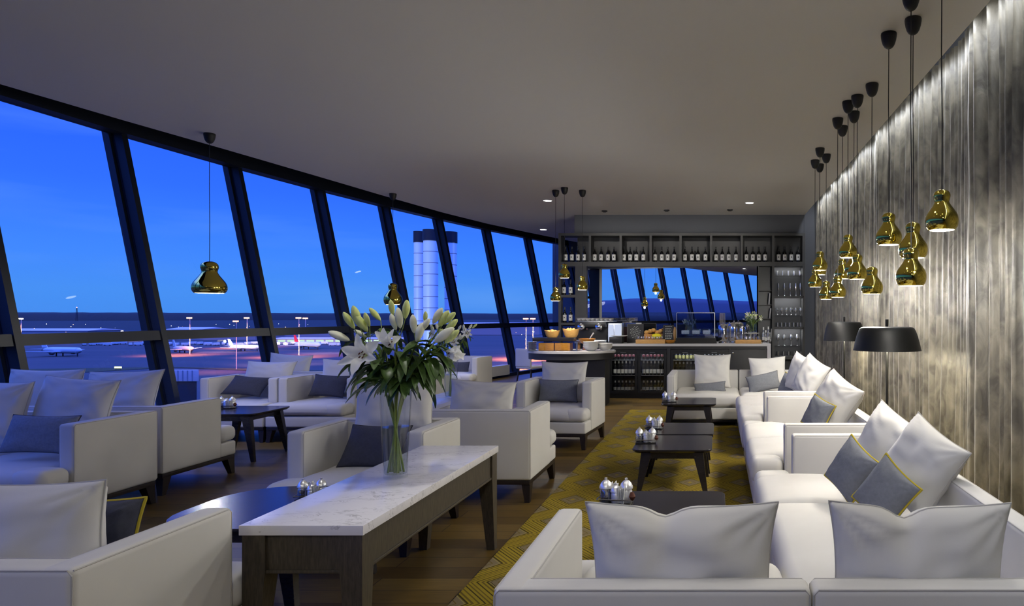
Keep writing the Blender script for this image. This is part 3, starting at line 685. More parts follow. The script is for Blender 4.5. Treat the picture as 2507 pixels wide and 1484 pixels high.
near = [
 ('gold gourd-shaped pendant highest and nearest the curtain, alone on the right', 2305, 0, 2307, 564, 79, 3.84),
 ('gold pendant partly covered by the lower one in front, second stack from right', 2235, 47, 2236, 632, 70, 4.58),
 ('gold pendant hanging lowest in the close overlapping pair', 2230, -15, 2231, 700, 74, 4.22),
 ('gold pendant left of the overlapping pair, about as high as the upper one', 2176, 82, 2176, 600, 63, 4.82),
 ('gold pendant hanging alone below and left of the overlapping pair', 2134, 206, 2136, 720, 53, 5.87),
 ('gold pendant topmost of the middle cluster', 2077, 249, 2076, 631, 45, 6.35),
 ('gold pendant right of the middle cluster with its glow just under the topmost', 2100, 234, 2098, 684, 49, 6.18),
 ('gold pendant half hidden behind the right one of the middle cluster', 2090, 274, 2092, 672, 46, 6.67),
 ('gold pendant lowest of the middle cluster', 2050, 290, 2052, 728, 41, 6.89),
 ('gold pendant tucked behind the lowest of the middle cluster', 2062, 309, 2063, 683, 39, 7.17),
 ('gold pendant topmost of the far left cluster above the lamp', 2008, 363, 2007, 662, 37, 8.11),
 ('gold pendant leftmost of the cluster above the lamp', 1995, 392, 1996, 703, 35, 8.73),
 ('gold pendant lowest of the far cluster above the lamp', 2023, 378, 2023, 733, 36, 8.42),
 ('gold pendant behind the topmost one of the far cluster', 2005, 402, 2009, 673, 34, 8.96)]
for lab, px, ty, pxs, bot, w, d in near: pend_at(lab, px, ty, pxs, bot, w, P1, 8, d)
pend_at('gold pendant before the tall shelf end, lowest and leftmost of the bar group', 1361, 466, 1360, 737, 27, P1, 9, None, 16)
pend_at('gold pendant before the wine shelf, highest of the bar group', 1382, 459, 1382, 681, 28, P1, 9, None, 16)
pend_at('gold pendant right of the bar group, in front of the mirror edge', 1426, 466, 1426, 710, 27, P1, 9, None, 16)
pend_at('wide gold pendant hanging before the windows on the left', 513, 327, 513, 718, 73, P2, 5, None, 15)
pend_at('wide gold pendant just above the lilies', 962, 474, 962, 746, 42, P1, 5, None, 22)
# ------------------------------------------------------------------ floor lamps
def floor_lamp(label, x, y, zb, zt, dia, seed=0):
    root = thing('floor_lamp', label, 'floor lamp', (x, y, 0)); r = dia/2; h = zt-zb
    MB().lathe([(.17, 0), (.17, .012), (.16, .02), (.02, .026)], 0, 0, 0, 32).build('base', 'black_shade', root)
    MB().lathe([(.011, .02), (.011, zt+.02)], 0, 0, 0, 12).build('pole', 'black_shade', root)
    sh = MB().shell(smooth_prof([(r, 0), (r*.985, h*.06), (r*.93, h*.4), (r*.86, h*.72), (r*.79, h*.92), (r*.70, h*.985), (r*.4, h), (.005, h)]), 0, 0, zb, 48).build('lamp_shade', 'black_shade', root, angle=180)
    MB().shell([(r*.985, .003), (r*.92, h*.4), (r*.84, h*.7), (r*.68, h*.93), (.012, h*.95)], 0, 0, zb, 32).build('shade_lining', 'gold_in', sh, angle=180)
    MB().lathe([(.012, zt+.0), (.014, zt+.005), (.014, zt+.06), (.001, zt+.063)], 0, 0, 0, 12).build('finial', 'black_shade', root)
    for sx in (-1, 1):
        MB().lathe([(.001, zb+.06), (.025, zb+.075), (.03, zb+.10), (.02, zb+.13), (.001, zb+.14)], sx*.07, 0, 0, 16).build('bulb', 'bulb', root, angle=180)
    ld = bpy.data.lights.new('lamp_glow', 'POINT'); ld.energy = 22; ld.color = (1, .92, .72); ld.shadow_soft_size = .05
    lo = bpy.data.objects.new('lamp_glow', ld); C.objects.link(lo); lo.parent = root; lo.location = (0, -.07, zb+.03)
floor_lamp('black floor lamp with a wide low shade, the nearer one before the curtain', 1.42, 5.7, 1.217, 1.415, .56)
floor_lamp('black floor lamp with a wide low shade, the farther one before the curtain', 1.68, 9.0, 1.182, 1.432, .55)

# ------------------------------------------------------------------ bar
BY = 12.5
def bX(px, Y=BY): return PX(px, Y)
def bZ(py, Y=BY): return PZ(py, Y)
# worktop follows the mirror behind it
wt = MB().prism([(bX(1484), BY-.02), (bX(1887), BY-.02), (bX(1887), 13.12), (.80, 13.20), (-2.49, 13.72), (-2.49, 13.1), (bX(1484), 13.1)], .955, 1.0)
root = thing('bar_counter', 'dark bar counter with a pale worktop beneath the mirror', 'bar counter', (0, BY, 0))
wt.build('worktop', 'worktop', root, smooth=False, loc=(0, -BY, 0))
cb = MB(); cb.box(bX(1484), bX(1490), 0, .6, 0, .955); cb.box(bX(1633), bX(1641), .0, .6, 0, .955); cb.box(bX(1785), bX(1789), 0, .6, 0, .955); cb.box(bX(1490), bX(1878), .02, .6, .905, .955); cb.box(-2.48, bX(1484)-.002, .62, 1.0, 0, .95)
cb.box(bX(1490), bX(1878), .58, .6, 0, .905)
cb.build('carcass', 'bar_dark', root, smooth=False)
MB().box(bX(1878), bX(1887), -.02, .6, 0, .955).build('end_panel', 'worktop', root, smooth=False)
dr = MB().box(bX(1789), bX(1877), -.005, .02, .06, .90, bev=.003).build('door', 'charcoal_board', root)
MB().lathe([(.001, 0), (.014, .004), (.016, .016), (.007, .022), (.007, .03)], 0, 0, 0, 12).build('knob', 'chrome', dr, loc=(bX(1794), -.033, .83), rot=(-PI/2, 0, 0))
def cooler(label, x0, x1):
    root = thing('bottle_cooler', label, 'bottle cooler', ((x0+x1)/2, BY, 0)); w = (x1-x0)/2
    b = MB(); t = .03; z1 = .895
    b.box(-w, w, .03, .56, 0, .10); b.box(-w, w, .03, .56, z1-.05, z1); b.box(-w, -w+t, .03, .56, .10, z1-.05); b.box(w-t, w, .03, .56, .10, z1-.05); b.box(-w+t, w-t, .54, .56, .10, z1-.05)
    b.build('body', 'bar_black', root, smooth=False)
    for zz in (.42, .70): 
        s = MB(); s.box(-w+t, w-t, .05, .53, zz-.012, zz); s.build('shelf', 'steel', root, smooth=False)
    MB().box(-w+t, w-t, .05, .53, .10, .112).build('shelf', 'steel', root, smooth=False)
    for s in (-1, 1):
        a, c = (-w+.004, -.004) if s < 0 else (.004, w-.004)
        f = MB(); g = .048
        f.box(a, c, -.012, .026, .09, .09+g); f.box(a, c, -.012, .026, z1-.035-g, z1-.035); f.box(a, a+g, -.012, .026, .09+g, z1-.035-g); f.box(c-g, c, -.012, .026, .09+g, z1-.035-g)
        d = f.build('door', 'bar_black', root, smooth=False)
        MB().box(a+g, c-g, .004, .010, .09+g, z1-.035-g).build('pane', 'glass', d, smooth=False)
        MB().box((a+c)/2-.05, (a+c)/2+.05, -.02, -.012, z1-.058, z1-.052).build('handle', 'steel', d, smooth=False)
    ld = bpy.data.lights.new('cooler_glow', 'AREA'); ld.shape = 'RECTANGLE'; ld.size = 2*w-.12; ld.size_y = .03; ld.energy = 2.2; ld.color = (.8, .88, 1)
    lo = bpy.data.objects.new('cooler_glow', ld); C.objects.link(lo); lo.parent = root; lo.location = (0, .07, z1-.065); lo.rotation_euler = (R(20), 0, 0)
    return root, w
cw = []
c1, w1 = cooler('black double-door bottle cooler, left one with its rows of bottles showing', bX(1490.5), bX(1632.5))
c2, w2 = cooler('black double-door bottle cooler, right one half hidden by a sofa pillow', bX(1641.5), bX(1784.5))

def mk_bottle(name, label, h, r, mats, lab0=.18, lab1=.45, cap=False, neck=.33, cat='bottle', group=None):
    root = thing(name, label, cat, (0, 0, 0), 0, group)
    MB().lathe(smooth_prof([(r*.9, 0), (r, .01), (r, h*.56), (r*.9, h*.62), (r*neck*1.15, h*.72), (r*neck, h*.8), (r*neck, h)], 2)+[(.001, h)], 0, 0, 0, 14).build('glass_body', mats[0], root, angle=60)
    lb = MB().shell([(r*1.02, h*lab0), (r*1.02, h*lab1)], 0, 0, 0, 14).build('paper_label', mats[1], root, angle=180)
    if cap: MB().lathe([(r*neck*1.1, h*.84), (r*neck*1.1, h*1.005), (.001, h*1.006)], 0, 0, 0, 10).build('capsule', mats[2], root)
    return root, lb
wine, lb = mk_bottle('wine_bottle', 'x', .30, .037, ['bottle', 'label', 'bar_black'], .12, .50, True, .36)
MB().box(-.010, .010, -.0385, -.0378, .085, .110).build('printed_mark', 'ink', lb, smooth=False)
pos_w = [[443, 479, 514, 551], [613, 651, 691, 725], [785, 821, 857, 898], [967, 1006, 1041, 1079], [1142, 1183, 1218, 1262], [1323, 1361, 1398, 1441], [1502, 1540, 1575, 1612], [1691, 1727, 1765, 1805]]
SF = 13.2      # front plane of the shelving
names8 = ['first', 'second', 'third', 'fourth', 'fifth', 'sixth', 'seventh', 'last']
first = True
for bi, row in enumerate(pos_w):
    for k, zx in enumerate(row):
        lab = 'dark wine bottle with white label, %s box of the top shelf from the left' % names8[bi]
        if bi == 7: lab = 'dark wine bottle with a white label in the top shelf box above the glasses'
        x = PX(1200+zx/2.394, SF+.14); g = 'wine bottles in the %s top box' % names8[bi]
        o = wine if first else dup(wine)
        o.location = (x, SF+.14, 2.5605); o.rotation_euler = (0, 0, random.uniform(-.15, .15)); o['label'] = lab; o['group'] = g; first = False
sx_ = [1367.5, 1444, 1519.5, 1593, 1666, 1741, 1816, 1893, 1970.5]
shl = thing('bar_shelving', 'tall charcoal shelving unit framing the bar mirror', 'shelving', (0, SF, 0))
def sb(name, x0, x1, y0, y1, z0, z1, mat='charcoal_board'): return MB().box(x0, x1, y0, y1, z0, z1).build(name, mat, shl, smooth=False)
X0, X9 = PX(1367, SF), PX(1971, SF); ZT, ZU = PZ(571, SF), PZ(577, SF); ZB1, ZB0 = 2.56, 2.475
sb('top_board', X0, X9, 0, .36, ZU, ZT)
sb('shelf_board', X0, X9, 0, .36, ZB0, ZB1)
for k, px in enumerate(sx_):
    t = .045 if px not in (sx_[0], sx_[-1]) else .05
    x = PX(px, SF); x = max(X0+t/2, min(X9-t/2, x))
    full = k in (0, 7, 8)
    sb('upright', x-t/2, x+t/2, .002, .358, 0 if full and k else ZB1, ZU)
    if k == 0: sb('upright', x-t/2, x+t/2, .002, .17, 0, ZB0)
sb('back_panel', PX(1405, SF), X9, .345, .36, ZB1, ZU, 'bar_dark')
sb('back_panel', PX(1893, SF), X9, .345, .36, 0, ZB0, 'bar_dark')
sb('post', PX(1408, SF), PX(1436, SF), .0, .12, 0, ZB0, 'bar_dark')
for z in (PZ(722, SF), PZ(790, SF)): sb('shelf_board', X0+.05, PX(1408, SF), .004, .17, z-.05, z)
for y0, y1 in ((724.5, 729), (801.5, 806), (873, 880)): sb('shelf_board', PX(1896, SF), PX(1968, SF), .002, .344, PZ(y1, SF), PZ(y0, SF))
for y in (674, 771.5, 847): MB().box(PX(1896.5, SF), PX(1967, SF), .03, .34, PZ(y, SF)-.006, PZ(y, SF)).build('glass_shelf', 'glass', shl, smooth=False)
# small dark side shelves between mirror and glass column
sb('side_post', PX(1856, SF), PX(1858, SF), .02, .2, 1.0, ZB0, 'bar_dark')
for y in (711, 746, 780): sb('side_shelf', PX(1858, SF), PX(1889, SF), .03, .34, PZ(y, SF)-.012, PZ(y, SF), 'charcoal_board')
sb('side_back', PX(1858, SF), PX(1889, SF), .30, .31, 1.0, ZB0, 'bar_black')
for (px, py, hh) in ((1883, 746, .22), (1885, 780, .2), (1887, 820, .26)):
    bk = MB(); bk.box(-.012, .012, -.08, .08, 0, hh, bev=.002); o = bk.build('menu_book', 'label_grey', loc=(PX(px, SF), SF+.14, PZ(py, SF)+.001 if py < 800 else 1.001), rot=(0, R(6), 0))
    tag(o, {746: 'upright booklet on the upper narrow side shelf', 780: 'upright booklet on the lower narrow side shelf', 820: 'upright booklet on the counter beside the glass shelves'}[py], 'booklet')
for (px, py, lab) in ((1381, 722, 'shelf'), (1397, 722, 'shelf'), (1382.5, 790, 'low'), (1397, 790, 'low')):
    Y = SF+.10+(.14 if px == 1389 else 0)
    o = dup(wine, (PX(px, Y), Y, PZ(py, SF)+.0005), 0, 'wine bottle on the %s open shelf at the left end of the shelving' % ('middle' if py == 722 else 'lower')); o['group'] = 'wine bottles at the %s left shelf' % ('middle' if py == 722 else 'lower')

# glassware in the right column
def mk_glass(name, label, prof, seg=16):
    root = MB().shell(smooth_prof(prof, 2), 0, 0, 0, seg).build(name, 'drink_glass', angle=180); root['label'] = label; root['category'] = 'glass'; return root
wineg = [(.033, 0), (.031, .003), (.006, .010), (.004, .04), (.004, .085), (.012, .095), (.033, .125), (.037, .155), (.033, .19), (.029, .215)]
flute = [(.032, 0), (.028, .003), (.006, .010), (.004, .04), (.004, .09), (.010, .10), (.024, .14), (.026, .19), (.023, .25)]
tumb = [(.001, .002), (.027, .002), (.030, .01), (.034, .09)]
short = [(.03, 0), (.028, .003), (.006, .010), (.005, .04), (.014, .05), (.034, .08), (.036, .11), (.031, .14)]
rows = [(674, tumb, [1903, 1917, 1931, 1945, 1959], 'tumbler', 'small tumbler upside on the top glass shelf'), (724.5, flute, [1906, 1921, 1935, 1949, 1960], 'champagne_flute', 'tall flute on the board below the top glass shelf'),
        (771.5, short, [1903, 1914.5, 1926, 1937, 1949, 1961], 'wine_glass', 'stemmed glass on the middle glass shelf'), (801.5, tumb, [1904, 1914, 1924, 1934, 1944, 1954, 1961], 'tumbler', 'squat tumbler on the middle board'),
        (847, wineg, [1905, 1920, 1937, 1952], 'wine_glass', 'large wine glass on the lowest glass shelf'), (873, tumb, [1905, 1919, 1932, 1946, 1962], 'tumbler', 'tumbler on the bottom board of the glass column')]
for y, prof, xs, nm, lab in rows:
    gl = None
    for i, px in enumerate(xs):
        for dp in (.10, .22):
            if gl is None: gl = o = mk_glass(nm, lab, prof)
            else: o = gl.copy(); C.objects.link(o)
            o['group'] = lab.replace(' on ', 's on ', 1)
            o.location = (PX(px, SF+dp), SF+dp, PZ(y, SF)+.001)

for y in (655, 729, 806):
    ld = bpy.data.lights.new('glassware_fill', 'AREA'); ld.shape = 'RECTANGLE'; ld.size = .5; ld.size_y = .03; ld.energy = 3.5; ld.color = (.95, .97, 1)  # added light with no fitting, brightens the glassware
    lo = bpy.data.objects.new('glassware_fill', ld); C.objects.link(lo); lo.location = (PX(1931, SF), SF+.04, PZ(y, SF)-.01); lo.rotation_euler = (R(18), 0, 0)
# mirror turned a little towards the windows
a8 = R(8.2); mc = Vector((-.87, 13.45, 0)); t8 = Vector((math.cos(a8), -math.sin(a8), 0)); n8 = Vector((-math.sin(a8), -math.cos(a8), 0))
def mpt(s, off, z): return mc+t8*s+n8*off+Vector((0, 0, z))
mr = MB(); h = 1.66; hl = 1.97
mr.hexa([mpt(-hl, 0, 1.0), mpt(h, 0, 1.0), mpt(h, -.01, 1.0), mpt(-hl, -.01, 1.0)], [mpt(-hl, 0, 2.5), mpt(h, 0, 2.5), mpt(h, -.01, 2.5), mpt(-hl, -.01, 2.5)])
o = mr.build('bar_mirror', 'mirror', smooth=False); tag(o, 'wide wall mirror behind the bar reflecting the blue windows', 'mirror')

# cooler bottles
def cooler_rows(cx, specs):
    for (z, xs_w, h, r, mats, lab, grp, nm, l0, l1, neck) in specs:
        proto, _ = mk_bottle(nm, lab, h, r, mats, l0, l1, True, neck, group=grp)
        cap = 0; fst = True
        for xx in xs_w:
            o = proto if fst else dup(proto)
            o.location = (cx+xx, BY+.13, z); fst = False
def door_x(w, n, side):
    a, c = (-w+.06, -.06) if side < 0 else (.06, w-.06)
    return [a+(c-a)*(i+.5)/n for i in range(n)]
cx1 = (bX(1490.5)+bX(1632.5))/2; cx2 = (bX(1641.5)+bX(1784.5))/2
for side, sn in ((-1, 'left'), (1, 'right')):
    cooler_rows(cx1, [(.7005, door_x(w1, 6, side), .13, .027, ['bottle', 'red_label', 'red_label'], 'small dark bottle with a red band, %s door top shelf' % sn, 'red banded bottles behind the %s door' % sn, 'small_bottle', .45, .75, .5),
                      (.4205, door_x(w1, 6, side), .255, .031, ['bottle', 'label', 'label'], 'dark beer bottle with a white label, %s door middle shelf' % sn, 'beer bottles behind the %s door' % sn, 'beer_bottle', .12, .42, .42),
                      (.1125, door_x(w1, 6, side), .20, .031, ['bottle', 'label_grey', 'steel'], 'mixer bottle with a grey label, %s door bottom shelf' % sn, 'mixer bottles behind the %s door' % sn, 'mixer_bottle', .15, .42, .5)])
cooler_rows(cx2, [(.7005, door_x(w2, 6, -1), .135, .028, ['bottle', 'label_yellow', 'label_grey'], 'small bottle with a yellow label in the right cooler', 'yellow label bottles', 'small_bottle', .15, .60, .5),
                  (.7005, door_x(w2, 6, 1), .13, .028, ['bottle', 'label_grey', 'label_grey'], 'small bottle with a grey label in the right cooler', 'grey label bottles', 'small_bottle', .15, .55, .5),
                  (.4205, door_x(w2, 6, -1), .24, .031, ['bottle', 'label_grey', 'steel'], 'tall dark bottle on the middle shelf of the right cooler', 'tall bottles in the right cooler', 'beer_bottle', .15, .4, .42)])

# ---- things on the counter
WZ = 1.0005
em = thing('espresso_machine', 'black espresso machine with two round chrome group heads', 'coffee machine', (PX(1459, 12.9), 12.9, WZ+.0)); 
def e(name, x0, x1, y0, y1, z0, z1, mat, par=em, bev=.004): return MB().box(x0, x1, y0, y1, z0, z1, bev=bev).build(name, mat, par)
e('body', -.36, .22, -.05, .3, 0, .40, 'bar_black'); e('base', -.36, .22, -.22, -.052, .0, .06, 'steel'); e('top_hood', -.36, .22, -.20, -.052, .30, .40, 'bar_black')
rk = e('cup_rail', -.34, .36, -.18, .28, .401, .412, 'steel')
m_ = MB()
for zz in (.43, .45, .47): m_.tube([(-.34, -.18, zz), (.36, -.18, zz), (.36, .28, zz), (-.34, .28, zz)], .003, 5, closed=True)
m_.build('rail_wires', 'chrome', rk)
for gx in (-.24, .09):
    g = MB().lathe([(.001, -.012), (.05, -.012), (.066, 0), (.066, .05)], 0, 0, 0, 28).build('group_head', 'chrome', em, loc=(gx+.0, -.215, .30), rot=(-PI/2, 0, 0))
    MB().box(-.004, .030, -.004, .004, -.016, -.012).build('dial_needle', 'ink', g)
MB().lathe([(.001, 0), (.018, 0), (.022, .03)], 0, 0, 0, 16).build('steam_knob', 'chrome', em, loc=(-.13, -.205, .27), rot=(-PI/2, 0, 0))
e('milk_cooler', .235, .50, -.06, .24, 0, .37, 'steel')
pn = e('lit_panel', .245, .345, -.075, -.061, .03, .35, 'panel_lit', bev=.002); e('lit_panel', .36, .49, -.075, -.061, .03, .35, 'panel_lit', bev=.002)
cup = MB().lathe([(.02, 0), (.032, .02), (.036, .05), (.033, .05), (.028, .02), (.001, .008)], 0, 0, 0, 12).build('coffee_cup', 'white'); tag(cup, 'white coffee cup upturned on the espresso machine', 'cup', 'cups on the espresso machine')
cup.location = (PX(1459, 12.9)-.30, 12.80, WZ+.4125); k = 0
for i in range(8):
    for j in range(2):
        if i == j == 0: continue
        o = cup.copy(); C.objects.link(o); o.location = (PX(1459, 12.9)-.30+i*.085, 12.80+j*.12, WZ+.4125)

till = thing('scale', 'black box carrying a white plate beside the espresso machine', 'box', (PX(1508, 12.65), 12.68, WZ))
MB().box(-.12, .12, -.08, .10, 0, .12, bev=.006).build('body', 'bar_black', till)
pl = MB().lathe([(.05, 0), (.12, .008), (.16, .022), (.158, .025), (.1, .012), (.001, .008)], 0, 0, 0, 28).build('plate', 'white', loc=(PX(1515, 12.65), 12.69, WZ+.121)); tag(pl, 'white plate resting on the black box', 'plate')
def framed(name, label, px, w, h, Y, mat, dots=0, lean=R(-8)):
    root = thing(name, label, 'board', (PX(px, Y), Y, WZ)); root.rotation_euler = (lean, 0, 0)
    MB().box(-w/2, w/2, 0, .015, 0, h, bev=.003).build('panel', mat, root)
    fr = MB(); t = .012
    fr.box(-w/2, w/2, -.006, .0, 0, t); fr.box(-w/2, w/2, -.006, 0, h-t, h); fr.box(-w/2, -w/2+t, -.006, 0, t, h-t); fr.box(w/2-t, w/2, -.006, 0, t, h-t)
    fr.build('frame', 'bar_dark', root, smooth=False)
    if dots == 1:
        m = MB()
        for i in range(46):
            a = i*2.4; r = .012*math.sqrt(i)*1.25
            m.lathe([(.007, 0), (.001, .003)], 0, 0, 0, 6, xf=Matrix.Translation((r*math.cos(a), -.001, h*.55+r*math.sin(a)*1.2)) @ Matrix.Rotation(PI/2, 4, 'X'))
        m.build('chalk_drawing', 'chalk_white', root)
    if dots == 2:
        m = MB(); rnd = random.Random(3)
        for i in range(9):
            z = h*.9-i*h*.095; x = -w*.30
            while x < w*.28:
                l = rnd.uniform(.01, .03); m.box(x, x+l, -.0015, -.0005, z, z+.010); x += l+.008
        m.build('chalk_writing', 'chalk_white', root, smooth=False)
    return root
framed('picture_frame', 'dark framed board with a chalk flower drawing left of the bread', 1555, .31, .36, 12.95, 'chalk', 1)
MB_ = framed('menu_card', 'small maroon card standing behind the plate', 1527, .16, .30, 13.15, 'maroon', 0)
framed('menu_board', 'dark chalk menu board right of the bread baskets', 1636, .20, .34, 12.80, 'chalk', 2)
bs = thing('bread_crate', 'brown wooden crate holding loaves on the counter', 'crate', (PX(1600, 12.95), 12.95, WZ))
MB().box(-.17, .17, -.10, .10, 0, .17, bev=.006).build('body', 'wood_amber', bs)
def loaf(name, label, loc, sx, sy, sz, mat='bread', seed=0, rot=(0, 0, 0), group=None):
    m = MB(); vs = []; n, k = 12, 10
    m.lathe([(math.sin(PI*i/n)*1, -math.cos(PI*i/n)) for i in range(n+1)], 0, 0, 0, 14)
    m.v = [((v[0]*(1+.12*noise.noise(Vector((v[0]*2+seed, v[1]*2, v[2]*2)))))*sx, v[1]*sy*(1+.1*noise.noise(Vector((v[0]*2, v[1]*2+seed, v[2]*2)))), v[2]*sz*(1+.15*noise.noise(Vector((v[0]*3, v[1]*3, seed))))) for v in m.v]
    o = m.build(name, mat, angle=180, loc=loc, rot=rot); tag(o, label, 'bread' if mat == 'bread' else 'food', group); return o
for i in range(5): loaf('bread_roll', 'bread roll heaped on the wooden crate of the counter', (PX(1600, 12.95)-.13+i*.065, 12.93+.02*(i % 2), WZ+.20+.02*(i % 3)), .045, .05, .04, seed=i, group='rolls on the counter crate')
loaf('lemon_net', 'bright yellow bag of lemons in front of the crate', (PX(1607, 12.72), 12.74, WZ+.13), .095, .07, .055, 'yellow', 9)
jc = thing('jar_tray', 'light wooden tray of small jars in front of the lemons', 'tray', (PX(1593, 12.6), 12.62, WZ))
MB().box(-.27, .27, -.085, .085, 0, .075, bev=.005).build('tray', 'wood_light', jc)
jar = MB().lathe([(.018, 0), (.02, .01), (.02, .045), (.016, .055), (.001, .056)], 0, 0, 0, 10).build('small_jar', 'drink_glass'); tag(jar, 'small glass jar standing on the left wooden tray', 'jar', 'jars on the left wooden tray')
jar.location = (PX(1593, 12.6)-.22, 12.6, WZ+.0755)
for i in range(1, 10):
    o = jar.copy(); C.objects.link(o); o.location = (PX(1593, 12.6)-.22+i*.048, 12.6+.04*(i % 2), WZ+.0755)
bd = MB().lathe([(.03, 0), (.09, .02), (.12, .06), (.11, .06), (.08, .028), (.001, .012)], 0, 0, 0, 20).build('wooden_bowl', 'wood_amber', loc=(PX(1640, 12.6), 12.62, WZ)); tag(bd, 'shallow amber wooden bowl under the menu board', 'bowl')
bn = loaf('squash', 'golden upright squash right of the menu board', (PX(1652, 12.85), 12.85, WZ+.155), .035, .05, .15, 'wood_light', 4)
# glass display case on its dark sloping base
dc = thing('display_case', 'glass display case on a dark sloping base in the middle of the counter', 'display case', (PX(1704, 12.8), 12.80, WZ))
b = MB(); b.hexa([(-.39, -.24, 0), (.39, -.24, 0), (.39, .24, 0), (-.39, .24, 0)], [(-.36, -.20, .10), (.37, -.20, .10), (.37, .22, .10), (-.36, .22, .10)]); b.build('base', 'bar_black', dc, smooth=False)
g = MB(); w, dpt, h0, h1, t = .35, .19, .101, .565, .006
g.box(-w, w, -dpt, -dpt+t, h0, h1); g.box(-w, -w+t, -dpt+t, dpt, h0, h1); g.box(w-t, w, -dpt+t, dpt, h0, h1); g.box(-w+t, w-t, dpt-t, dpt, h0, h1); g.box(-w, w, -dpt, dpt, h1, h1+t)
g.build('glass_case', 'case_glass', dc, smooth=False)
eg = MB()
for sx in (-1, 1): eg.box(sx*w-.006, sx*w+.006, -dpt-.006, -dpt+.006, h0, h1)
eg.box(-w, w, -dpt-.006, -dpt+.006, h1-.003, h1+.009); eg.build('edge_trim', 'steel', dc, smooth=False)
for (sx, z) in ((0, .16),): MB().box(-.30, .30, -.14, .14, z, z+.01).build('tray', 'chrome', dc)
for i in range(3):
    o = MB().box(-.07, .07, -.06, .06, 0, .07, bev=.01).build('cake_box', 'paper', loc=(PX(1704, 12.8)-.20+i*.2, 12.78, WZ+.171)); tag(o, 'white wrapped cake in the glass display case', 'cake', 'cakes in the display case')
# chrome urns
def urn(label, px, r, h, Y=12.85):
    root = thing('chrome_urn', label, 'urn', (PX(px, Y), Y, WZ))
    MB().lathe(smooth_prof([(r*.9, 0), (r*.9, .02), (r*.8, .03), (r, .06), (r*1.02, h*.5), (r, h*.8), (r*.92, h*.84)], 2)+[(.001, h*.85)], 0, 0, 0, 28).build('body', 'chrome', root)
    MB().lathe([(r*.95, h*.84), (r*.9, h*.9), (r*.4, h*.97), (.012, h*.98), (.012, h*1.0), (.02, h*1.03), (.001, h*1.06)], 0, 0, 0, 28).build('lid', 'chrome', root)
    MB().tube([(r, 0, h*.75), (r+.05, 0, h*.74), (r+.055, 0, h*.4), (r, 0, h*.3)], .009, 8).build('handle', 'bar_black', root)
    MB().tube([(0, -r, .10), (0, -r-.05, .10), (0, -r-.055, .06)], .009, 8).build('tap', 'chrome', root)
urn('chrome coffee urn right of the display case, left one', 1771, .10, .37)
urn('chrome coffee urn right of the display case, the one with a dark handle', 1797, .11, .40, 12.9)
urn('small chrome jug right of the coffee urns', 1817, .05, .33, 12.75)
tr = thing('jar_tray', 'wooden tray of lidded jars at the right end of the counter', 'tray', (PX(1832, 12.6), 12.62, WZ))
MB().box(-.24, .24, -.09, .09, 0, .065, bev=.004).build('tray', 'wood_light', tr)
j2 = MB().lathe([(.03, 0), (.032, .01), (.032, .06), (.028, .07), (.001, .071)], 0, 0, 0, 12).build('lidded_jar', 'drink_glass'); tag(j2, 'glass jar with pale filling on the right wooden tray', 'jar', 'jars on the right wooden tray')
j2.location = (PX(1832, 12.6)-.19, 12.62, WZ+.0655)
for i in range(1, 6): o = j2.copy(); C.objects.link(o); o.location = (PX(1832, 12.6)-.19+i*.076, 12.62, WZ+.0655)
st = thing('cake_stand', 'small white cake stand above the right wooden tray', 'cake stand', (PX(1838, 12.85), 12.88, WZ))
MB().lathe([(.05, 0), (.045, .01), (.012, .03), (.012, .16), (.04, .17)], 0, 0, 0, 20).build('foot', 'white', st); MB().lathe([(.02, .17), (.16, .175), (.165, .19), (.001, .185)], 0, 0, 0, 32).build('plate', 'white', st)
for i, (px, hh) in enumerate(((1869, .30), (1875, .24), (1881, .31), (1885, .2))):
    rt, _ = mk_bottle('syrup_bottle', ['tall clear bottle at the right end of the counter, left of four', 'shorter clear bottle second from left at the right counter end', 'tallest clear bottle at the right counter end', 'smallest clear bottle at the right end of the counter'][i], hh, .026, ['drink_glass', 'label', 'white'], .2, .4, True, .4)
    rt.location = (PX(px, 12.7), 12.68+.05*(i % 2), WZ)

# ---- curved buffet
bY = 11.62; bw = .745
def half_disc(r_x, r_y, n=28): return [(-r_x*math.cos(PI*i/n), -r_y*math.sin(PI*i/n)) for i in range(n+1)]
def oval(rx, ry, n=48): return [(rx*math.cos(2*PI*i/n), ry*math.sin(2*PI*i/n)) for i in range(n)]
bc = (PX(1383, 11.1), bY)
bf = thing('buffet_table', 'curved dark buffet table with a pale rim beside the bar', 'buffet table', (bc[0], bc[1], 0)); bt = .925
MB().prism(oval(bw, .52), bt-.035, bt).build('tabletop', 'worktop', bf, angle=30); MB().prism(oval(bw-.02, .50), bt-.14, bt-.0355).build('apron', 'bar_dark', bf, angle=30)
MB().prism([(-.38, -.22), (.60, -.22), (.60, .3), (-.38, .3)], 0, bt-.1405).build('pedestal', 'bar_dark', bf, smooth=False)
pr = thing('display_box', 'glass sided box with two amber wooden drawers on the curved buffet', 'display box', (PX(1359, 11.45), 11.40, bt+.0005))
MB().box(-.40, .40, -.12, .16, 0, .006).build('base', 'steel', pr)
for sx in (-.135, .135): MB().box(sx-.125+.02, sx+.125+.02, -.10, .14, .007, .135, bev=.004).build('drawer', 'wood_amber', pr)
g = MB(); g.box(-.40, .40, -.125, -.121, .0065, .15); g.box(-.40, -.396, -.12, .16, .0065, .15); g.box(.396, .40, -.12, .16, .0065, .15); g.build('glass_case', 'glass', pr, smooth=False)
MB().box(-.40, .40, -.13, .17, .150, .162).build('glass_top', 'case_glass', pr, smooth=False)
for sx in (-.40, .40): MB().box(sx-.012, sx+.012, -.13, -.10, 0.006, .150).build('corner_post', 'steel', pr)
kn = MB().box(-.34, .34, -.10, .14, .163, .225, bev=.004).build('riser', 'black_table', pr)
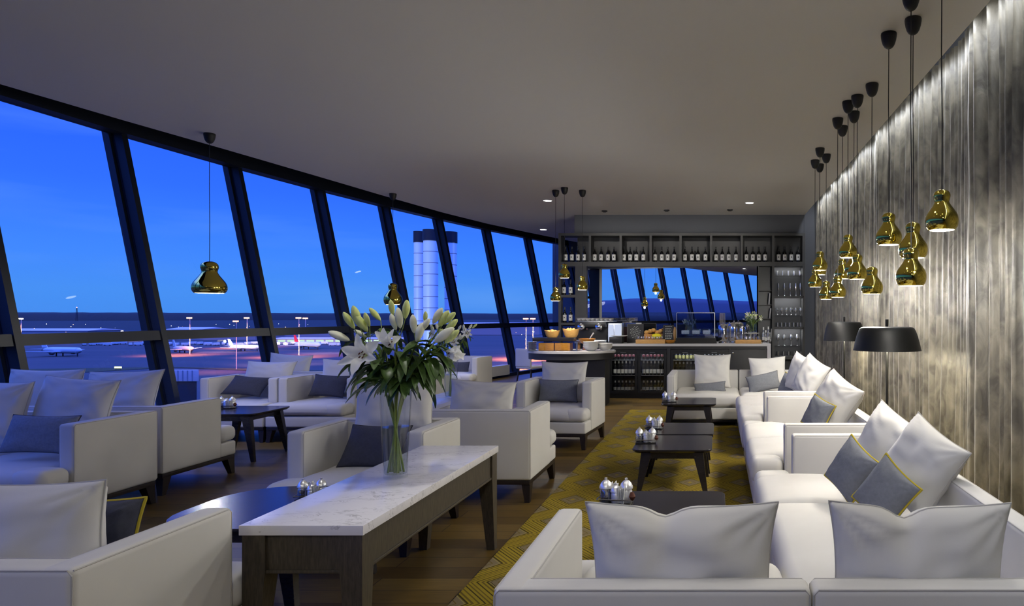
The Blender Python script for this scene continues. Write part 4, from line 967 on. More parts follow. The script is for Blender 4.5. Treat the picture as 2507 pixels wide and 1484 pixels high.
def basket(label, px, r, h, Y=11.42):
    z = bt+.2265; m = MB(); prof = [(r*.62, 0), (r*.8, h*.3), (r, h), (r*.95, h), (r*.75, h*.35), (r*.5, .01), (.001, .008)]
    m.lathe(prof, 0, 0, 0, 24, sx=1.15, sy=.8); m.v = [(v[0], v[1], v[2]*(1+.35*abs(v[0])/r/1.15)) for v in m.v]
    o = m.build('wooden_basket', 'wood_light', loc=(PX(px, Y), Y, z)); tag(o, label, 'basket')
basket('light wooden basket of rolls on top of the display box, left one', 1352, .115, .09); basket('taller light wooden basket on top of the display box, right one', 1398, .125, .11)
for i in range(3): loaf('bread_roll', 'round roll lying in the left wooden basket on the buffet', (PX(1344+i*8, 11.42), 11.40, bt+.315+.01*(i % 2)), .04, .04, .035, seed=20+i, group='rolls in the left buffet basket')
for i in range(3): loaf('bread_stick', 'bread piece in the right wooden basket on the buffet', (PX(1391+i*7, 11.42), 11.40, bt+.335), .03, .03, .05, seed=30+i, group='bread in the right buffet basket')
bowlp = [(.05, 0), (.08, .015), (.115, .05), (.13, .085), (.124, .085), (.10, .04), (.001, .012)]
for i in range(3):
    o = MB().lathe(bowlp, 0, 0, 0, 26).build('white_bowl', 'white', loc=(PX(1459, 11.3)-.10+(i % 2)*.0, 11.38, bt+.0005+i*.035)); tag(o, 'white bowl in the nested stack at the right of the buffet', 'bowl', 'white bowls at the right of the buffet')
for i in range(2):
    o = MB().lathe(bowlp, 0, 0, 0, 26).build('white_bowl', 'white', loc=(PX(1476, 11.3)-.0, 11.52, bt+.0005+i*.04)); tag(o, 'white bowl stacked behind the nested bowls on the buffet', 'bowl', 'white bowls behind the nested stack')
for i in range(5):
    o = MB().lathe([(.04, 0), (.06, .006), (.085, .03), (.082, .03), (.05, .01), (.001, .008)], 0, 0, 0, 24).build('white_dish', 'white', loc=(PX(1298, 11.5), 11.62, bt+.0005+i*.028)); tag(o, 'white dish stacked at the left end of the buffet', 'dish', 'white dishes at the left end of the buffet')
sb_ = thing('salad_bowl', 'wooden salad bowl with a pale serving spoon sticking up', 'bowl', (PX(1437, 11.8), 11.80, bt+.0005))
MB().lathe([(.06, .10), (.10, .12), (.15, .19), (.145, .19), (.09, .13), (.001, .115)], 0, 0, 0, 28).build('bowl', 'wood_amber', sb_); MB().lathe([(.09, 0), (.07, .02), (.06, .0995)], 0, 0, 0, 20).build('stand', 'wood_amber', sb_)
MB().tube([(.02, 0, .13), (.07, -.02, .22), (.12, -.03, .29)], [.008, .009, .014], 8).build('spoon', 'label', sb_)
nt_ = MB().lathe([(.03, 0), (.035, .02), (.03, .05), (.001, .055)], 0, 0, 0, 16).build('small_cup', 'white', loc=(PX(1489, 11.5), 11.5, bt+.0005)); tag(nt_, 'tiny white cup at the right tip of the buffet', 'cup')
# dining chair behind the buffet
ch = thing('dining_chair', 'white shell chair with dark legs behind the curved buffet', 'chair', (PX(1300, 14.2), 14.2, 0), R(150))
MB().soft(-.22, .22, -.22, .22, .42, .47, r=.02, dome=.01).build('seat', 'fabric', ch); MB().soft(-.22, .22, .19, .23, .46, .84, r=.02).build('backrest', 'fabric', ch)
for sx in (-1, 1):
    for sy in (-1, 1): MB().tube([(sx*.17, sy*.17, .42), (sx*.21, sy*.22, 0)], [.018, .012], 8).build('leg', 'dark_wood', ch)

# ------------------------------------------------------------------ lilies
def frame_to(d):
    d = Vector(d).normalized(); return d.to_track_quat('Z', 'Y').to_matrix().to_4x4()
def bud_mesh(base, tip, fat=.175):
    base, tip = Vector(base), Vector(tip); L = (tip-base).length; xf = Matrix.Translation(base) @ frame_to(tip-base)
    m = MB(); prof = [(.10, 0), (.45, .08), (.78, .25), (1.0, .50), (.92, .70), (.6, .88), (.25, .97), (.01, 1)]
    vs = []; fs = []; seg = 12
    for r_, h_ in smooth_prof(prof, 2):
        for i in range(seg):
            a = 2*PI*i/seg; k = 1+.10*math.cos(3*a); vs.append(xf @ Vector((r_*fat*L*k*math.cos(a), r_*fat*L*k*math.sin(a), h_*L)))
    n = len(vs)//seg
    for j in range(n-1):
        for i in range(seg): k = (i+1) % seg; fs.append((j*seg+i, j*seg+k, (j+1)*seg+k, (j+1)*seg+i))
    m.add(vs, fs); return m
def petal_pts(m, c, tip, nrm, width, curl=.25, tk=.0015):
    c, tip, nrm = Vector(c), Vector(tip), Vector(nrm).normalized(); L = (tip-c).length; d = (tip-c).normalized(); side = d.cross(nrm).normalized(); up = side.cross(d).normalized()
    nu, nv = 9, 6; vs = []
    for i in range(nu+1):
        u = i/nu; w = width*(math.sin(PI*min(1, u*.93+.05))**.7)
        for j in range(nv+1):
            v = 2*j/nv-1
            p = c+d*(u*L)+side*(v*w/2)+up*(L*(curl*(math.sin(u*PI*.75)-.71*u))+w*.22*v*v+.004*math.sin(u*14)*abs(v))
            vs.append(p)
    fs = [(i*(nv+1)+j, i*(nv+1)+j+1, (i+1)*(nv+1)+j+1, (i+1)*(nv+1)+j) for i in range(nu) for j in range(nv)]
    m.add(vs, fs)
def leaf_pts(m, base, d, length, width, droop, nrm=None):
    base, d = Vector(base), Vector(d).normalized(); side = d.cross(Vector((0, 0, 1)))
    side = side.normalized() if side.length > .1 else Vector((1, 0, 0))
    nu = 9; vs = []; p = base.copy(); dd = d.copy()
    for i in range(nu+1):
        u = i/nu; w = width*math.sin(PI*(u*.94+.04))**.8
        up = side.cross(dd).normalized()
        vs += [p-side*w/2+up*w*.22, p-side*w*.02, p+side*w/2+up*w*.22]
        dd = (dd+Vector((0, 0, -droop/nu))).normalized(); p = p+dd*length/nu
    fs = []
    for i in range(nu):
        for j in range(2): fs.append((i*3+j, i*3+j+1, (i+1)*3+j+1, (i+1)*3+j))
    m.add(vs, fs)
def lily(label, foot, path, buds, leaves, flowers=(), rnd=random, group=None, buds_white=(), thick=.0055):
    root = thing('lily_stem', label, 'flower', tuple(foot), 0, group); inv = Vector(foot)
    def L(v): return Vector(v)-inv
    pts = [L(p) for p in path]
    # smooth the path
    sp = []
    for i in range(len(pts)-1):
        p0, p1, p2, p3 = pts[max(i-1, 0)], pts[i], pts[i+1], pts[min(i+2, len(pts)-1)]
        for j in range(5):
            t = j/5; sp.append(.5*((2*p1)+(-p0+p2)*t+(2*p0-5*p1+4*p2-p3)*t*t+(-p0+3*p1-3*p2+p3)*t**3))
    sp.append(pts[-1])
    st = MB().tube(sp, thick, 7)
    for b_, t_ in list(buds)+list(buds_white): 
        e0 = sp[-1-min(3, len(sp)-2)] if rnd.random() < .5 else sp[-1]; bb = L(b_); st.tube([e0, e0.lerp(bb, .6)+Vector((0, 0, -.008)), bb], .0022, 5)
    for (c_, tips, nrm, w_) in flowers: bb = L(c_); st.tube([sp[-1], sp[-1].lerp(bb, .5)-Vector(nrm)*.01, bb], .0026, 5)
    st.build('stem', 'stem', root, angle=180)
    for b_, t_ in buds: bud_mesh(L(b_), L(t_)).build('bud', 'bud', root, angle=180)
    for b_, t_ in buds_white: bud_mesh(L(b_), L(t_), .18).build('bud', 'bud_white', root, angle=180)
    for (c_, tips, nrm, w_) in flowers:
        m = MB(); c = L(c_)
        for k, tp in enumerate(tips): petal_pts(m, c, L(tp), nrm, w_*(1 if k % 2 else .8), .22)
        fl_ = m.build('bloom', 'petal', root, angle=180)
        s = MB(); nn = Vector(nrm).normalized()
        for k in range(5):
            a = k*2*PI/5; t_ = nn.orthogonal().normalized(); w2 = nn.cross(t_); q = c+nn*.045+(t_*math.cos(a)+w2*math.sin(a))*.014
            s.tube([c, q], .0012, 4)
        s.build('filaments', 'bud', fl_)
        s = MB()
        for k in range(5):
            a = k*2*PI/5; t_ = nn.orthogonal().normalized(); w2 = nn.cross(t_); q = c+nn*.045+(t_*math.cos(a)+w2*math.sin(a))*.014
            s.tube([q-t_*.006, q+t_*.006], .003, 5)
        s.build('anthers', 'stamen', fl_)
    for (b_, d_, ln, wd, dr) in leaves:
        m = MB(); leaf_pts(m, L(b_), d_, ln, wd, dr); m.build('leaf', 'leaf', root, angle=180)
    return root
def vase(label, x, y, z, h, rb, rt, water):
    root = thing('glass_vase', label, 'vase', (x, y, z))
    wall = .004
    MB().shell([(0, 0), (rb, 0), (rb, .004), (rt, h), (rt-wall, h), (rb-wall, .022), (0, .022)], 0, 0, 0, 40).build('glass_body', 'glass', root, angle=40)
    k = water/h; rw = rb+(rt-rb)*k-wall-.0006
    MB().lathe([(rb-wall-.0006, .023), (rw, water)], 0, 0, 0, 36).build('water', 'water', root, angle=40)
VX, VY, VZ = -1.675, 3.56, .6605
vase('tall clear glass vase with lilies on the foreground marble console', VX, VY, VZ, .45, .058, .078, .265)
rl = random.Random(11)
def mk_path(end, k):
    a = rl.uniform(0, 2*PI); bx, by = VX+.03*math.cos(a), VY+.03*math.sin(a); e_ = Vector(end); 
    dirx = max(-.055, min(.055, (e_.x-VX)*.30)); diry = max(-.045, min(.045, (e_.y-VY)*.3))
    return [Vector((VX-dirx*.7+rl.uniform(-.008, .008), VY-diry*.6+.012*math.sin(k), VZ+.026)), Vector((VX-dirx*.05, VY+.004*k-.012, VZ+.24)), Vector((VX+dirx, VY+diry, VZ+.44)), Vector((VX+(e_.x-VX)*.62, VY+(e_.y-VY)*.62, VZ+.44+(e_.z-VZ-.44)*.62)), e_]
def mk_leaves(path, n, ln=(.13, .23), tmin=0.22, wd=(.036, .060)):
    out = []
    a, b, c = path[2], path[3], path[4]
    for i in range(n):
        t = tmin+(1-tmin)*i/max(1, n-1); p = a.lerp(b, min(1, t*2)) if t < .5 else b.lerp(c, t*2-1)
        ang = rl.uniform(0, 2*PI); out_ = Vector((math.cos(ang), math.sin(ang)*.8, rl.uniform(-.1, .55)))
        bias = Vector((p.x-VX, 0, 0))*2.2
        out.append((p, out_+bias, rl.uniform(*ln), rl.uniform(*wd), rl.uniform(.9, 2.4)))
    return out
def PB(l, Y): return [(P(b[0], b[1], Y), P(b[2], b[3], Y-.02)) for b in l]
def mkstem(label, end, Y, buds, nl, flowers=(), wh=(), group=None):
    path = mk_path(P(end[0], end[1], Y), rl.uniform(0, 6)); lily(label, path[0], path, PB(buds, Y), mk_leaves(path, nl), flowers, rl, group, PB(wh, Y))
mkstem('lily stem with pale green buds fanning at the upper left of the bouquet', (890, 838), 3.50, [(868, 805, 840, 764), (882, 802, 864, 748), (900, 812, 868, 768), (905, 800, 893, 765)], 11, wh=[(856, 834, 803, 812)])
mkstem('lily stem with a single bud rising behind the left cluster', (930, 805), 3.62, [(932, 785, 904, 754)], 9, wh=[(898, 826, 866, 808)])
mkstem('lily stem with the four tallest upright buds in the middle of the bouquet', (972, 820), 3.52, [(962, 773, 956, 734), (992, 781, 996, 734)], 9, wh=[(980, 804, 974, 753), (970, 808, 957, 768)])
mkstem('lily stem with short white buds right of the middle of the bouquet', (1020, 842), 3.46, [(1040, 790, 1042, 762)], 9, wh=[(1020, 838, 1035, 790), (1014, 816, 1010, 770), (1030, 812, 1052, 780)])
mkstem('lily stem with many buds spraying to the upper right of the bouquet', (1058, 830), 3.52, [(1075, 800, 1099, 760), (1090, 812, 1120, 782), (1084, 794, 1115, 765)], 10, wh=[(1060, 793, 1083, 754)])
mkstem('lily stem with two fat buds pointing right', (1058, 848), 3.42, [(1090, 840, 1124, 808)], 9, wh=[(1064, 838, 1112, 803)])
c_ = P(900, 870, 3.36); tips = [P(*q) for q in ((874, 817, 3.34), (836, 852, 3.32), (826, 893, 3.30), (862, 918, 3.28), (922, 880, 3.28), (928, 836, 3.34))]
mkstem('lily stem with the wide open white bloom at the left', (918, 862), 3.42, [], 10, [(c_, tips, (-.15, -1, .1), .058)])
c_ = P(962, 852, 3.40); tips = [P(*q) for q in ((918, 812, 3.36), (940, 802, 3.32), (966, 806, 3.34), (984, 826, 3.36), (950, 822, 3.28), (930, 830, 3.32))]
mkstem('lily stem with the half open cup-shaped white bloom', (968, 862), 3.45, [], 9, [(c_, tips, (-.1, -.8, .6), .056)])
c_ = P(1094, 862, 3.44); tips = [P(*q) for q in ((1126, 845, 3.42), (1140, 866, 3.36), (1134, 882, 3.34), (1108, 884, 3.32), (1118, 852, 3.30))]
mkstem('lily stem with the drooping white bloom showing brown stamens at the right', (1078, 852), 3.48, [], 9, [(c_, tips, (.75, -.65, -.1), .056)])
for k in range(3):
    mkstem('leafy lily stem filling the middle of the foreground bouquet', ((925, 880), (985, 885), (1045, 880))[k], (3.6, 3.66, 3.6)[k], [], 12, group='leafy filler stems')

# second and third bouquets
def bouquet(labv, labs, x, y, z, h, rb, rt, spread, top, n, rs, grp, wpx=0):
    global VX, VY, VZ
    vase(labv, x, y, z, h, rb, rt, h*.55); r_ = random.Random(rs)
    for i in range(n):
        a = 2*PI*i/n+r_.uniform(-.3, .3); rr = spread*r_.uniform(.35, 1); e_ = Vector((x+rr*math.cos(a), y+rr*math.sin(a)*.8, z+h+top*r_.uniform(.35, .8)))
        d_ = Vector(((e_.x-x)*.2, (e_.y-y)*.2, 0)); d_.x = max(-rt*.6, min(rt*.6, d_.x)); d_.y = max(-rt*.6, min(rt*.6, d_.y))
        path = [Vector((x, y, z+.026))-d_*.5, Vector((x, y, z+h*.5)), Vector((x, y, z+h))+d_, (Vector((x, y, z+h))+e_)/2+d_*.5, e_]
        sc = spread/.25
        buds = []; wb = []; fls = []
        for q in range(3):
            o_ = Vector((r_.uniform(-1, 1), r_.uniform(-1, 1), r_.uniform(.2, 1)))*.06*sc; dd_ = (o_+Vector((math.cos(a), math.sin(a), .9))*.05*sc).normalized()
            (buds if r_.random() < .5 else wb).append((e_+o_, e_+o_+dd_*.085*sc))
        if i % 2 == 0:
            c__ = e_+Vector((0, -.03, -.01))*sc; ax = Vector((math.cos(a)*.6, -1, .2)).normalized(); t_ = ax.orthogonal().normalized(); w_ = ax.cross(t_)
            fls.append((c__, [c__+(t_*math.cos(k*PI/3)+w_*math.sin(k*PI/3))*.075*sc+ax*.02*sc for k in range(6)], ax, .04*sc))
        lv = []
        for q in range(6):
            ang = r_.uniform(0, 2*PI); lv.append((path[3].lerp(path[4], r_.random()), Vector((math.cos(ang), math.sin(ang), .2)), r_.uniform(.12, .2)*sc, .03*sc, r_.uniform(.8, 2.2)))
        lily(labs, path[0], path, buds, lv, fls, r_, grp, wb)
bouquet('tall clear vase on the farther marble console', 'white lily stem in the farther vase, right of the big bouquet', -2.73, 7.0, .6605, .44, .055, .075, .20, .33, 7, 5, 'lilies in the farther vase')
bouquet('small clear vase at the right end of the bar counter', 'small white lily stem in the vase on the bar counter', PX(1844, 13.0), 12.98, WZ+.195, .17, .035, .045, .14, .22, 7, 8, 'lilies on the bar counter')

# ------------------------------------------------------------------ ceiling fittings
def downlight(label, x, y, energy=0, r=.055, size=100, on=True, col=(1, .93, .82), tilt=0):
    root = thing('downlight', label, 'ceiling light', (x, y, 3.5))
    MB().shell([(r, .0), (r*1.3, -.001), (r*1.32, -.004), (r*1.05, -.006), (r, -.004)], 0, 0, 0, 24).build('trim_ring', 'white', root)
    MB().lathe([(r, -.004), (r*.9, -.0035), (.001, -.0035)], 0, 0, 0, 24).build('lens', 'downlight' if on else 'black_matte', root)
    if energy:
        ld = bpy.data.lights.new('downlight_beam', 'SPOT'); ld.energy = energy; ld.color = col; ld.spot_size = R(size); ld.spot_blend = .9; ld.shadow_soft_size = .12
        lo = bpy.data.objects.new('downlight_beam', ld); C.objects.link(lo); lo.parent = root; lo.location = (0, 0, -.02); lo.rotation_euler = (R(tilt), 0, 0)
    return root
downlight('lit round downlight in the ceiling left of the bar pendants', -2.92, 11.77, 230, .07)
downlight('lit round downlight in the ceiling before the right end of the bar', .575, 12.0, 180, .07)
downlight('lit round downlight in the far ceiling beyond the shelf end', -3.99, 15.7, 160, .07)
for px, py in ((1480, 516), (1632, 514), (1787, 513)):
    d = 3342/(775-py); rt = thing('spotlight', {1480: 'tiny ceiling spotlight above the left part of the mirror', 1632: 'tiny ceiling spotlight above the mirror centre', 1787: 'tiny ceiling spotlight above the right part of the mirror'}[px], 'ceiling light', (PX(px, d), d, 3.5))
    MB().lathe([(.05, -.02), (.055, -.018), (.055, 0)], 0, 0, 0, 16).build('housing', 'bar_dark', rt); MB().lathe([(.03, -.03), (.035, -.0205)], 0, 0, 0, 12).build('lens', 'black_matte', rt)
    ld = bpy.data.lights.new('shelf_fill_spot', 'SPOT'); ld.energy = 42; ld.color = (1, .95, .88); ld.spot_size = R(75); ld.spot_blend = 1; ld.shadow_soft_size = .04  # added beam, set forward of the unlit housing to brighten the bottles
    lo = bpy.data.objects.new('shelf_fill_spot', ld); C.objects.link(lo); lo.parent = rt; lo.location = (0, -1.5, -.05); lo.rotation_euler = (R(62), 0, 0)
# unseen downlights outside the view, added to brighten the seating and console
k = 0
for (x, y, en, tl) in ((-.1, 3.1, 34, 0), (.3, 3.9, 34, 0), (-1.6, 3.2, 60, 0), (.0, 1.4, 40, 0), (.9, 2.3, 26, 0), (.4, -1.2, 190, 38), (-3.2, -1.6, 110, 35), (.5, -7, 80, 0)):
    o = downlight('added unseen downlight in the ceiling outside the view', x, y, en, .06, 105, col=(1, .97, .91), tilt=tl); o['group'] = 'added unseen downlights'

# ------------------------------------------------------------------ outside
GZ = -24.0
def G(px, py): d = (HC-GZ)*F/(py-CY); return PX(px, d), d
def out_mat(name, col, rough=.9, spec=.2, **k): return simple(name, col, rough, spec=spec, **k)
M['apron'] = out_mat('wet_asphalt', srgb(50, 40, 42), .6, .1, var=.35, vscale=.02, stretch=(.4, 2.5, 1))
M['grass_dark'] = out_mat('dark_grass', srgb(50, 48, 24))
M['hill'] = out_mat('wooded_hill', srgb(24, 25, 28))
M['hill_far'] = out_mat('hazy_hill', srgb(58, 60, 76))  # distance haze put into the base colour
M['roof'] = out_mat('pale_shed_roof', srgb(176, 160, 166))
M['shed'] = out_mat('shed_wall', srgb(120, 120, 135))
M['plane_white'] = out_mat('aircraft_paint', srgb(170, 172, 182), .4, .4)
M['plane_red'] = out_mat('red_tail_paint', srgb(190, 40, 50), .4)
M['plane_dark'] = out_mat('dark_aircraft_part', srgb(30, 32, 44), .5)
M['lamp_orange'] = emit('sodium_lamp', (1, .42, .14, 1), 9)
M['lamp_white'] = emit('white_flood_lamp', (1, .85, .7, 1), 6)
M['sign_lit'] = emit('lit_runway_sign', (.9, 1, .35, 1), 3)
M['win_lit'] = emit('lit_terminal_windows', (.75, .95, .75, 1), .9)
M['stack_steel'] = simple('silver_cladding', (.72, .76, .82, 1), .35, metal=.35, spec=.6)
gd = MB(); gd.add([(-16000, -16000, GZ), (16000, -16000, GZ), (16000, 16000, GZ), (-16000, 16000, GZ)], [(0, 1, 2, 3)])
struct(gd.build('ground_outside', 'apron', smooth=False))
gr = MB(); pts_n = [G(px, py) for px, py in ((-900, 912), (0, 917), (160, 915), (420, 900), (700, 912), (1000, 930), (1300, 935))]; pts_f = [G(px, py) for px, py in ((-900, 902), (0, 905), (160, 903), (420, 899), (700, 905), (1000, 915), (1300, 920))]
gr.add([(x, y, GZ+.15) for x, y in pts_n]+[(x, y, GZ+.15) for x, y in pts_f], [(i, i+1, i+1+7, i+7) for i in range(6)])
o = gr.build('grass_verge', 'grass_dark', smooth=False); tag(o, 'dark green grass strip beside the runway', 'grass', kind='stuff')
# far grass fields beyond the sheds
gf = MB().box(-9000, 6000, 1085, 6800, GZ, GZ+2).build('field_outside', 'hill', smooth=False); struct(gf)
def ridge(name, r, a0, a1, hf, mat, n=240):
    m = MB(); vs = []
    for i in range(n+1):
        a = a0+(a1-a0)*i/n; h_ = hf(a)
        vs += [(r*math.sin(a), r*math.cos(a), GZ), (r*math.sin(a)*1.02, r*math.cos(a)*1.02, GZ+(h_-GZ)*.75), (r*math.sin(a)*1.05, r*math.cos(a)*1.05, h_), (r*math.sin(a)*1.12, r*math.cos(a)*1.12, GZ)]
    fs = [(i*4+j, (i+1)*4+j, (i+1)*4+j+1, i*4+j+1) for i in range(n) for j in range(3)]
    m.add(vs, fs); struct(m.build(name, mat, angle=60))
# front-left horizon: low wooded ridge
ridge('hills_outside', 5200, R(-75), R(25), lambda a: 25+5*noise.noise(Vector((a*9, 0, 0)))+2.2*noise.noise(Vector((a*90, 1, 0))), 'hill')
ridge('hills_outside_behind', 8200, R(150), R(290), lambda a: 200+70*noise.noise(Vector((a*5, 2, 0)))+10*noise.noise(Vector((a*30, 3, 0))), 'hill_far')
ridge('hills_outside_near', 700, R(165), R(285), lambda a: 6+1.6*noise.noise(Vector((a*9, 5, 0))), 'hill')

def shed(label, pxa, pxb, Y, ztop, depth, roofh=3, lit=False):
    x0, x1 = PX(pxa, Y), PX(pxb, Y); root = thing('airport_shed', label, 'building', ((x0+x1)/2, Y+depth/2, GZ)); w = (x1-x0)/2; h_ = ztop-GZ-roofh
    MB().box(-w, w, -depth/2, depth/2, 0, h_).build('wall', 'shed', root, smooth=False)
    m = MB(); m.add([(-w-2, -depth/2-1, h_), (w+2, -depth/2-1, h_), (w+2, depth/2+1, h_), (-w-2, depth/2+1, h_), (-w-2, 0, h_+roofh), (w+2, 0, h_+roofh)], [(0, 1, 5, 4), (2, 3, 4, 5), (0, 4, 3), (1, 2, 5), (3, 2, 1, 0)])
    m.build('roof', 'roof', root, smooth=False)
    if lit:
        n = int(2*w/9)
        for i in range(n): MB().box(-w+4+i*9, -w+11+i*9, -depth/2-.4, -depth/2-.05, 1.5, min(5, h_-1)).build('window', 'win_lit', root, smooth=False)
shed('long pale roofed shed behind the floodlights at far left', 82, 350, 690, PZ(819, 690), 40, 3)
shed('farther long pale roof near the foot of the left hills', 10, 215, 1000, PZ(805, 1000), 60, 3)
shed('pale roof just right of the first window mullion, in the distance', 405, 490, 1000, PZ(802, 1000), 60, 3)
shed('long low pale roof seen through the second window', 404, 625, 740, PZ(814, 740), 50, 3)
shed('broad pale terminal roof seen through the third window', 670, 840, 800, PZ(803, 800), 70, 4)
shed('pale roof beyond the silver chimneys', 1100, 1320, 950, PZ(790, 950), 60, 5)
shed('low lit pier building behind the parked aircraft', 670, 1000, 640, PZ(827, 640), 30, 1, True)
# parked cars and vans strip as small boxes of varied colour
rv = random.Random(5)
van = thing('service_van', 'tiny parked service vehicle on the distant apron', 'van', (0, 0, 0), 0, 'service vehicles on the apron')
MB().box(-3, 3, -1.2, 1.2, .4, 2.6, bev=.3).build('body', 'plane_white', van)
for sx in (-1.8, 1.8):
    MB().lathe([(.45, -1.3), (.45, 1.3)], 0, 0, 0, 10).build('wheel', 'plane_dark', van, loc=(sx, 0, .45), rot=(PI/2, 0, 0))
first = True
for i in range(34):
    px = 206+i*19+rv.uniform(-1, 1); py = rv.uniform(843, 847)
    x, y = G(px, py); o = van if first else dup(van); o.location = (x, y, GZ); o.rotation_euler = (0, 0, rv.uniform(0, 3)); first = False
def airliner(label, px, py, L, ang, tail='plane_white'):
    x, y = G(px, py); root = thing('airliner', label, 'aircraft', (x, y, GZ), ang); r = L*.055
    MB().lathe(smooth_prof([(.01, -L*.5), (r*.55, -L*.47), (r*.9, -L*.42), (r, -L*.36), (r, L*.2), (r*.75, L*.36), (r*.25, L*.49), (.01, L*.5)], 3), 0, 0, 0, 18, xf=Matrix.Rotation(PI/2, 4, 'Y')).build('fuselage', 'plane_white', root, loc=(0, 0, r*1.9), angle=180)
    for s in (-1, 1):
        w = MB(); w.hexa([(-L*.08, s*r*.8, 0), (L*.10, s*r*.8, 0), (L*.20, s*L*.46, .9), (L*.15, s*L*.46, .9)], [(-L*.08, s*r*.8, .5), (L*.10, s*r*.8, .5), (L*.20, s*L*.46, 1.1), (L*.15, s*L*.46, 1.1)]); w.build('wing', 'plane_white', root, loc=(0, 0, r*1.3), smooth=False)
        MB().lathe([(r*.3, -L*.05), (r*.45, -L*.03), (r*.42, L*.03), (r*.2, L*.06)], 0, 0, 0, 12, xf=Matrix.Rotation(PI/2, 4, 'Y')).build('engine', 'plane_dark', root, loc=(-L*.03, s*L*.16, r*.95))
        w = MB(); w.hexa([(L*.40, s*r*.2, 0), (L*.48, s*r*.2, 0), (L*.51, s*L*.16, .3), (L*.47, s*L*.16, .3)], [(L*.40, s*r*.2, .3), (L*.48, s*r*.2, .3), (L*.51, s*L*.16, .4), (L*.47, s*L*.16, .4)]); w.build('tailplane', 'plane_white', root, loc=(0, 0, r*2.2), smooth=False)
        MB().tube([(L*.04, s*r*.9, 0), (L*.04, s*r*.9, r*1.3)], .35, 6).build('main_gear', 'plane_dark', root)
    MB().tube([(-L*.40, 0, 0), (-L*.40, 0, r*1.2)], .3, 6).build('nose_gear', 'plane_dark', root)
    t = MB(); t.hexa([(L*.34, -.2, 0), (L*.48, -.2, 0), (L*.48, .2, 0), (L*.34, .2, 0)], [(L*.45, -.12, L*.15), (L*.52, -.12, L*.15), (L*.52, .12, L*.15), (L*.45, .12, L*.15)]); t.build('tail_fin', tail, root, loc=(0, 0, r*2.7), smooth=False)
airliner('white airliner on the orange-lit apron through the second window', 448, 864, 30, R(150))
airliner('pinkish-lit airliner beside the second window mullion', 598, 860, 30, R(165))
airliner('white airliner with a red tail through the third window', 752, 855, 36, R(150), 'plane_red')
airliner('dark airliner parked low at far left below the transom', 150, 872, 36, R(165))
def mast(label, px, pyt, Y, mat='lamp_orange', power=0, col=(1, .45, .12)):
    x = PX(px, Y); zt = PZ(pyt, Y); root = thing('floodlight_mast', label, 'floodlight', (x, Y, GZ)); h_ = zt-GZ
    MB().tube([(0, 0, 0), (0, 0, h_)], [Y*.0006, Y*.0004], 6).build('pole', 'roof', root)
    MB().box(-Y*.0036, Y*.0036, -.3, .3, h_-.4, h_).build('crossarm', 'plane_dark', root)
    for s in (-1, 0, 1): MB().box(s*Y*.0026-Y*.0011, s*Y*.0026+Y*.0011, -.8, -.3, h_-Y*.0012, h_+Y*.0005).build('lamp_head', mat, root)
    if power:
        ld = bpy.data.lights.new('mast_beam', 'SPOT'); ld.energy = power*2.6; ld.color = (1, .33, .07); ld.spot_size = R(120); ld.spot_blend = 1; ld.shadow_soft_size = .3
        lo = bpy.data.objects.new('mast_beam', ld); C.objects.link(lo); lo.parent = root; lo.location = (0, -14, h_+1); lo.rotation_euler = (R(12), 0, 0)
        ld = bpy.data.lights.new('mast_beam', 'SPOT'); ld.energy = 3.5e5; ld.color = (1, .74, .86); ld.spot_size = R(120); ld.spot_blend = 1; ld.shadow_soft_size = .3  # added lilac backlight, brightens the shed roofs behind the mast
        lo = bpy.data.objects.new('mast_beam', ld); C.objects.link(lo); lo.parent = root; lo.location = (0, 12, h_+1); lo.rotation_euler = (R(62), 0, 0)
mast('tall slim floodlight mast at the far left edge', 52, 780, 620, 'lamp_white', 2e5, (1, .5, .4))
mast('floodlight mast with orange lamps in the second window, left one', 465, 778, 460, power=3e5)
mast('lower floodlight mast with spreading orange lamps in the second window', 579, 786, 328, power=5e4)
mast('floodlight mast with orange lamps near the second window mullion', 605, 778, 560, power=3e5)
mast('floodlight mast with orange lamps in the third window', 732, 778, 440, power=4e5)
mast('fainter floodlight mast right of the bright one in the third window', 748, 779, 900, power=0)
mast('distant orange floodlight mast through the bay before the shelf, left', 1288, 780, 330, power=9e5)
mast('distant orange floodlight mast through the bay before the shelf, right', 1305, 780, 420, power=9e5)
def flood(label, px, py, Y, mat, r):
    Y = Y-160
    x, z = PX(px, Y), PZ(py, Y); root = thing('floodlight', label, 'floodlight', (x, Y, GZ)); MB().tube([(0, 0, 0), (0, 0, z-GZ-r)], .3, 6).build('pole', 'shed', root)
    MB().lathe([(.01, -r), (r*.8, -r*.5), (r, 0), (r*.8, r*.5), (.01, r)], 0, 0, z-GZ, 12).build('lamp_head', mat, root)
flood('brightest orange floodlight above the long shed at left', 167, 820, 840, 'lamp_orange', 2.1)
flood('second orange floodlight above the long shed, nearer the mullion', 276, 819, 840, 'lamp_orange', 1.9)
flood('white lamp right of the orange shed lights', 299, 812, 840, 'lamp_white', 1.3)
dot = MB().lathe([(.01, -.6), (.6, 0), (.01, .6)], 0, 0, 0, 6).build('street_light', 'lamp_orange'); tag(dot, 'tiny orange or white light among the distant buildings', 'light', 'distant town lights'); first = True
dot2 = dot.data.copy(); dot2.materials.clear(); dot2.materials.append(M['lamp_white'])
for i in range(60):
    px = rv.choice([rv.uniform(20, 340), rv.uniform(405, 620), rv.uniform(670, 840), rv.uniform(1180, 1330)]); py = rv.uniform(793, 822); Y = rv.uniform(650, 1500)
    o = dot if first else dot.copy()
    if not first: C.objects.link(o)
    if rv.random() < .5 and not first: o.data = dot2
    o.location = P(px, py, Y); o.scale = (rv.uniform(.35, .8),)*3; first = False
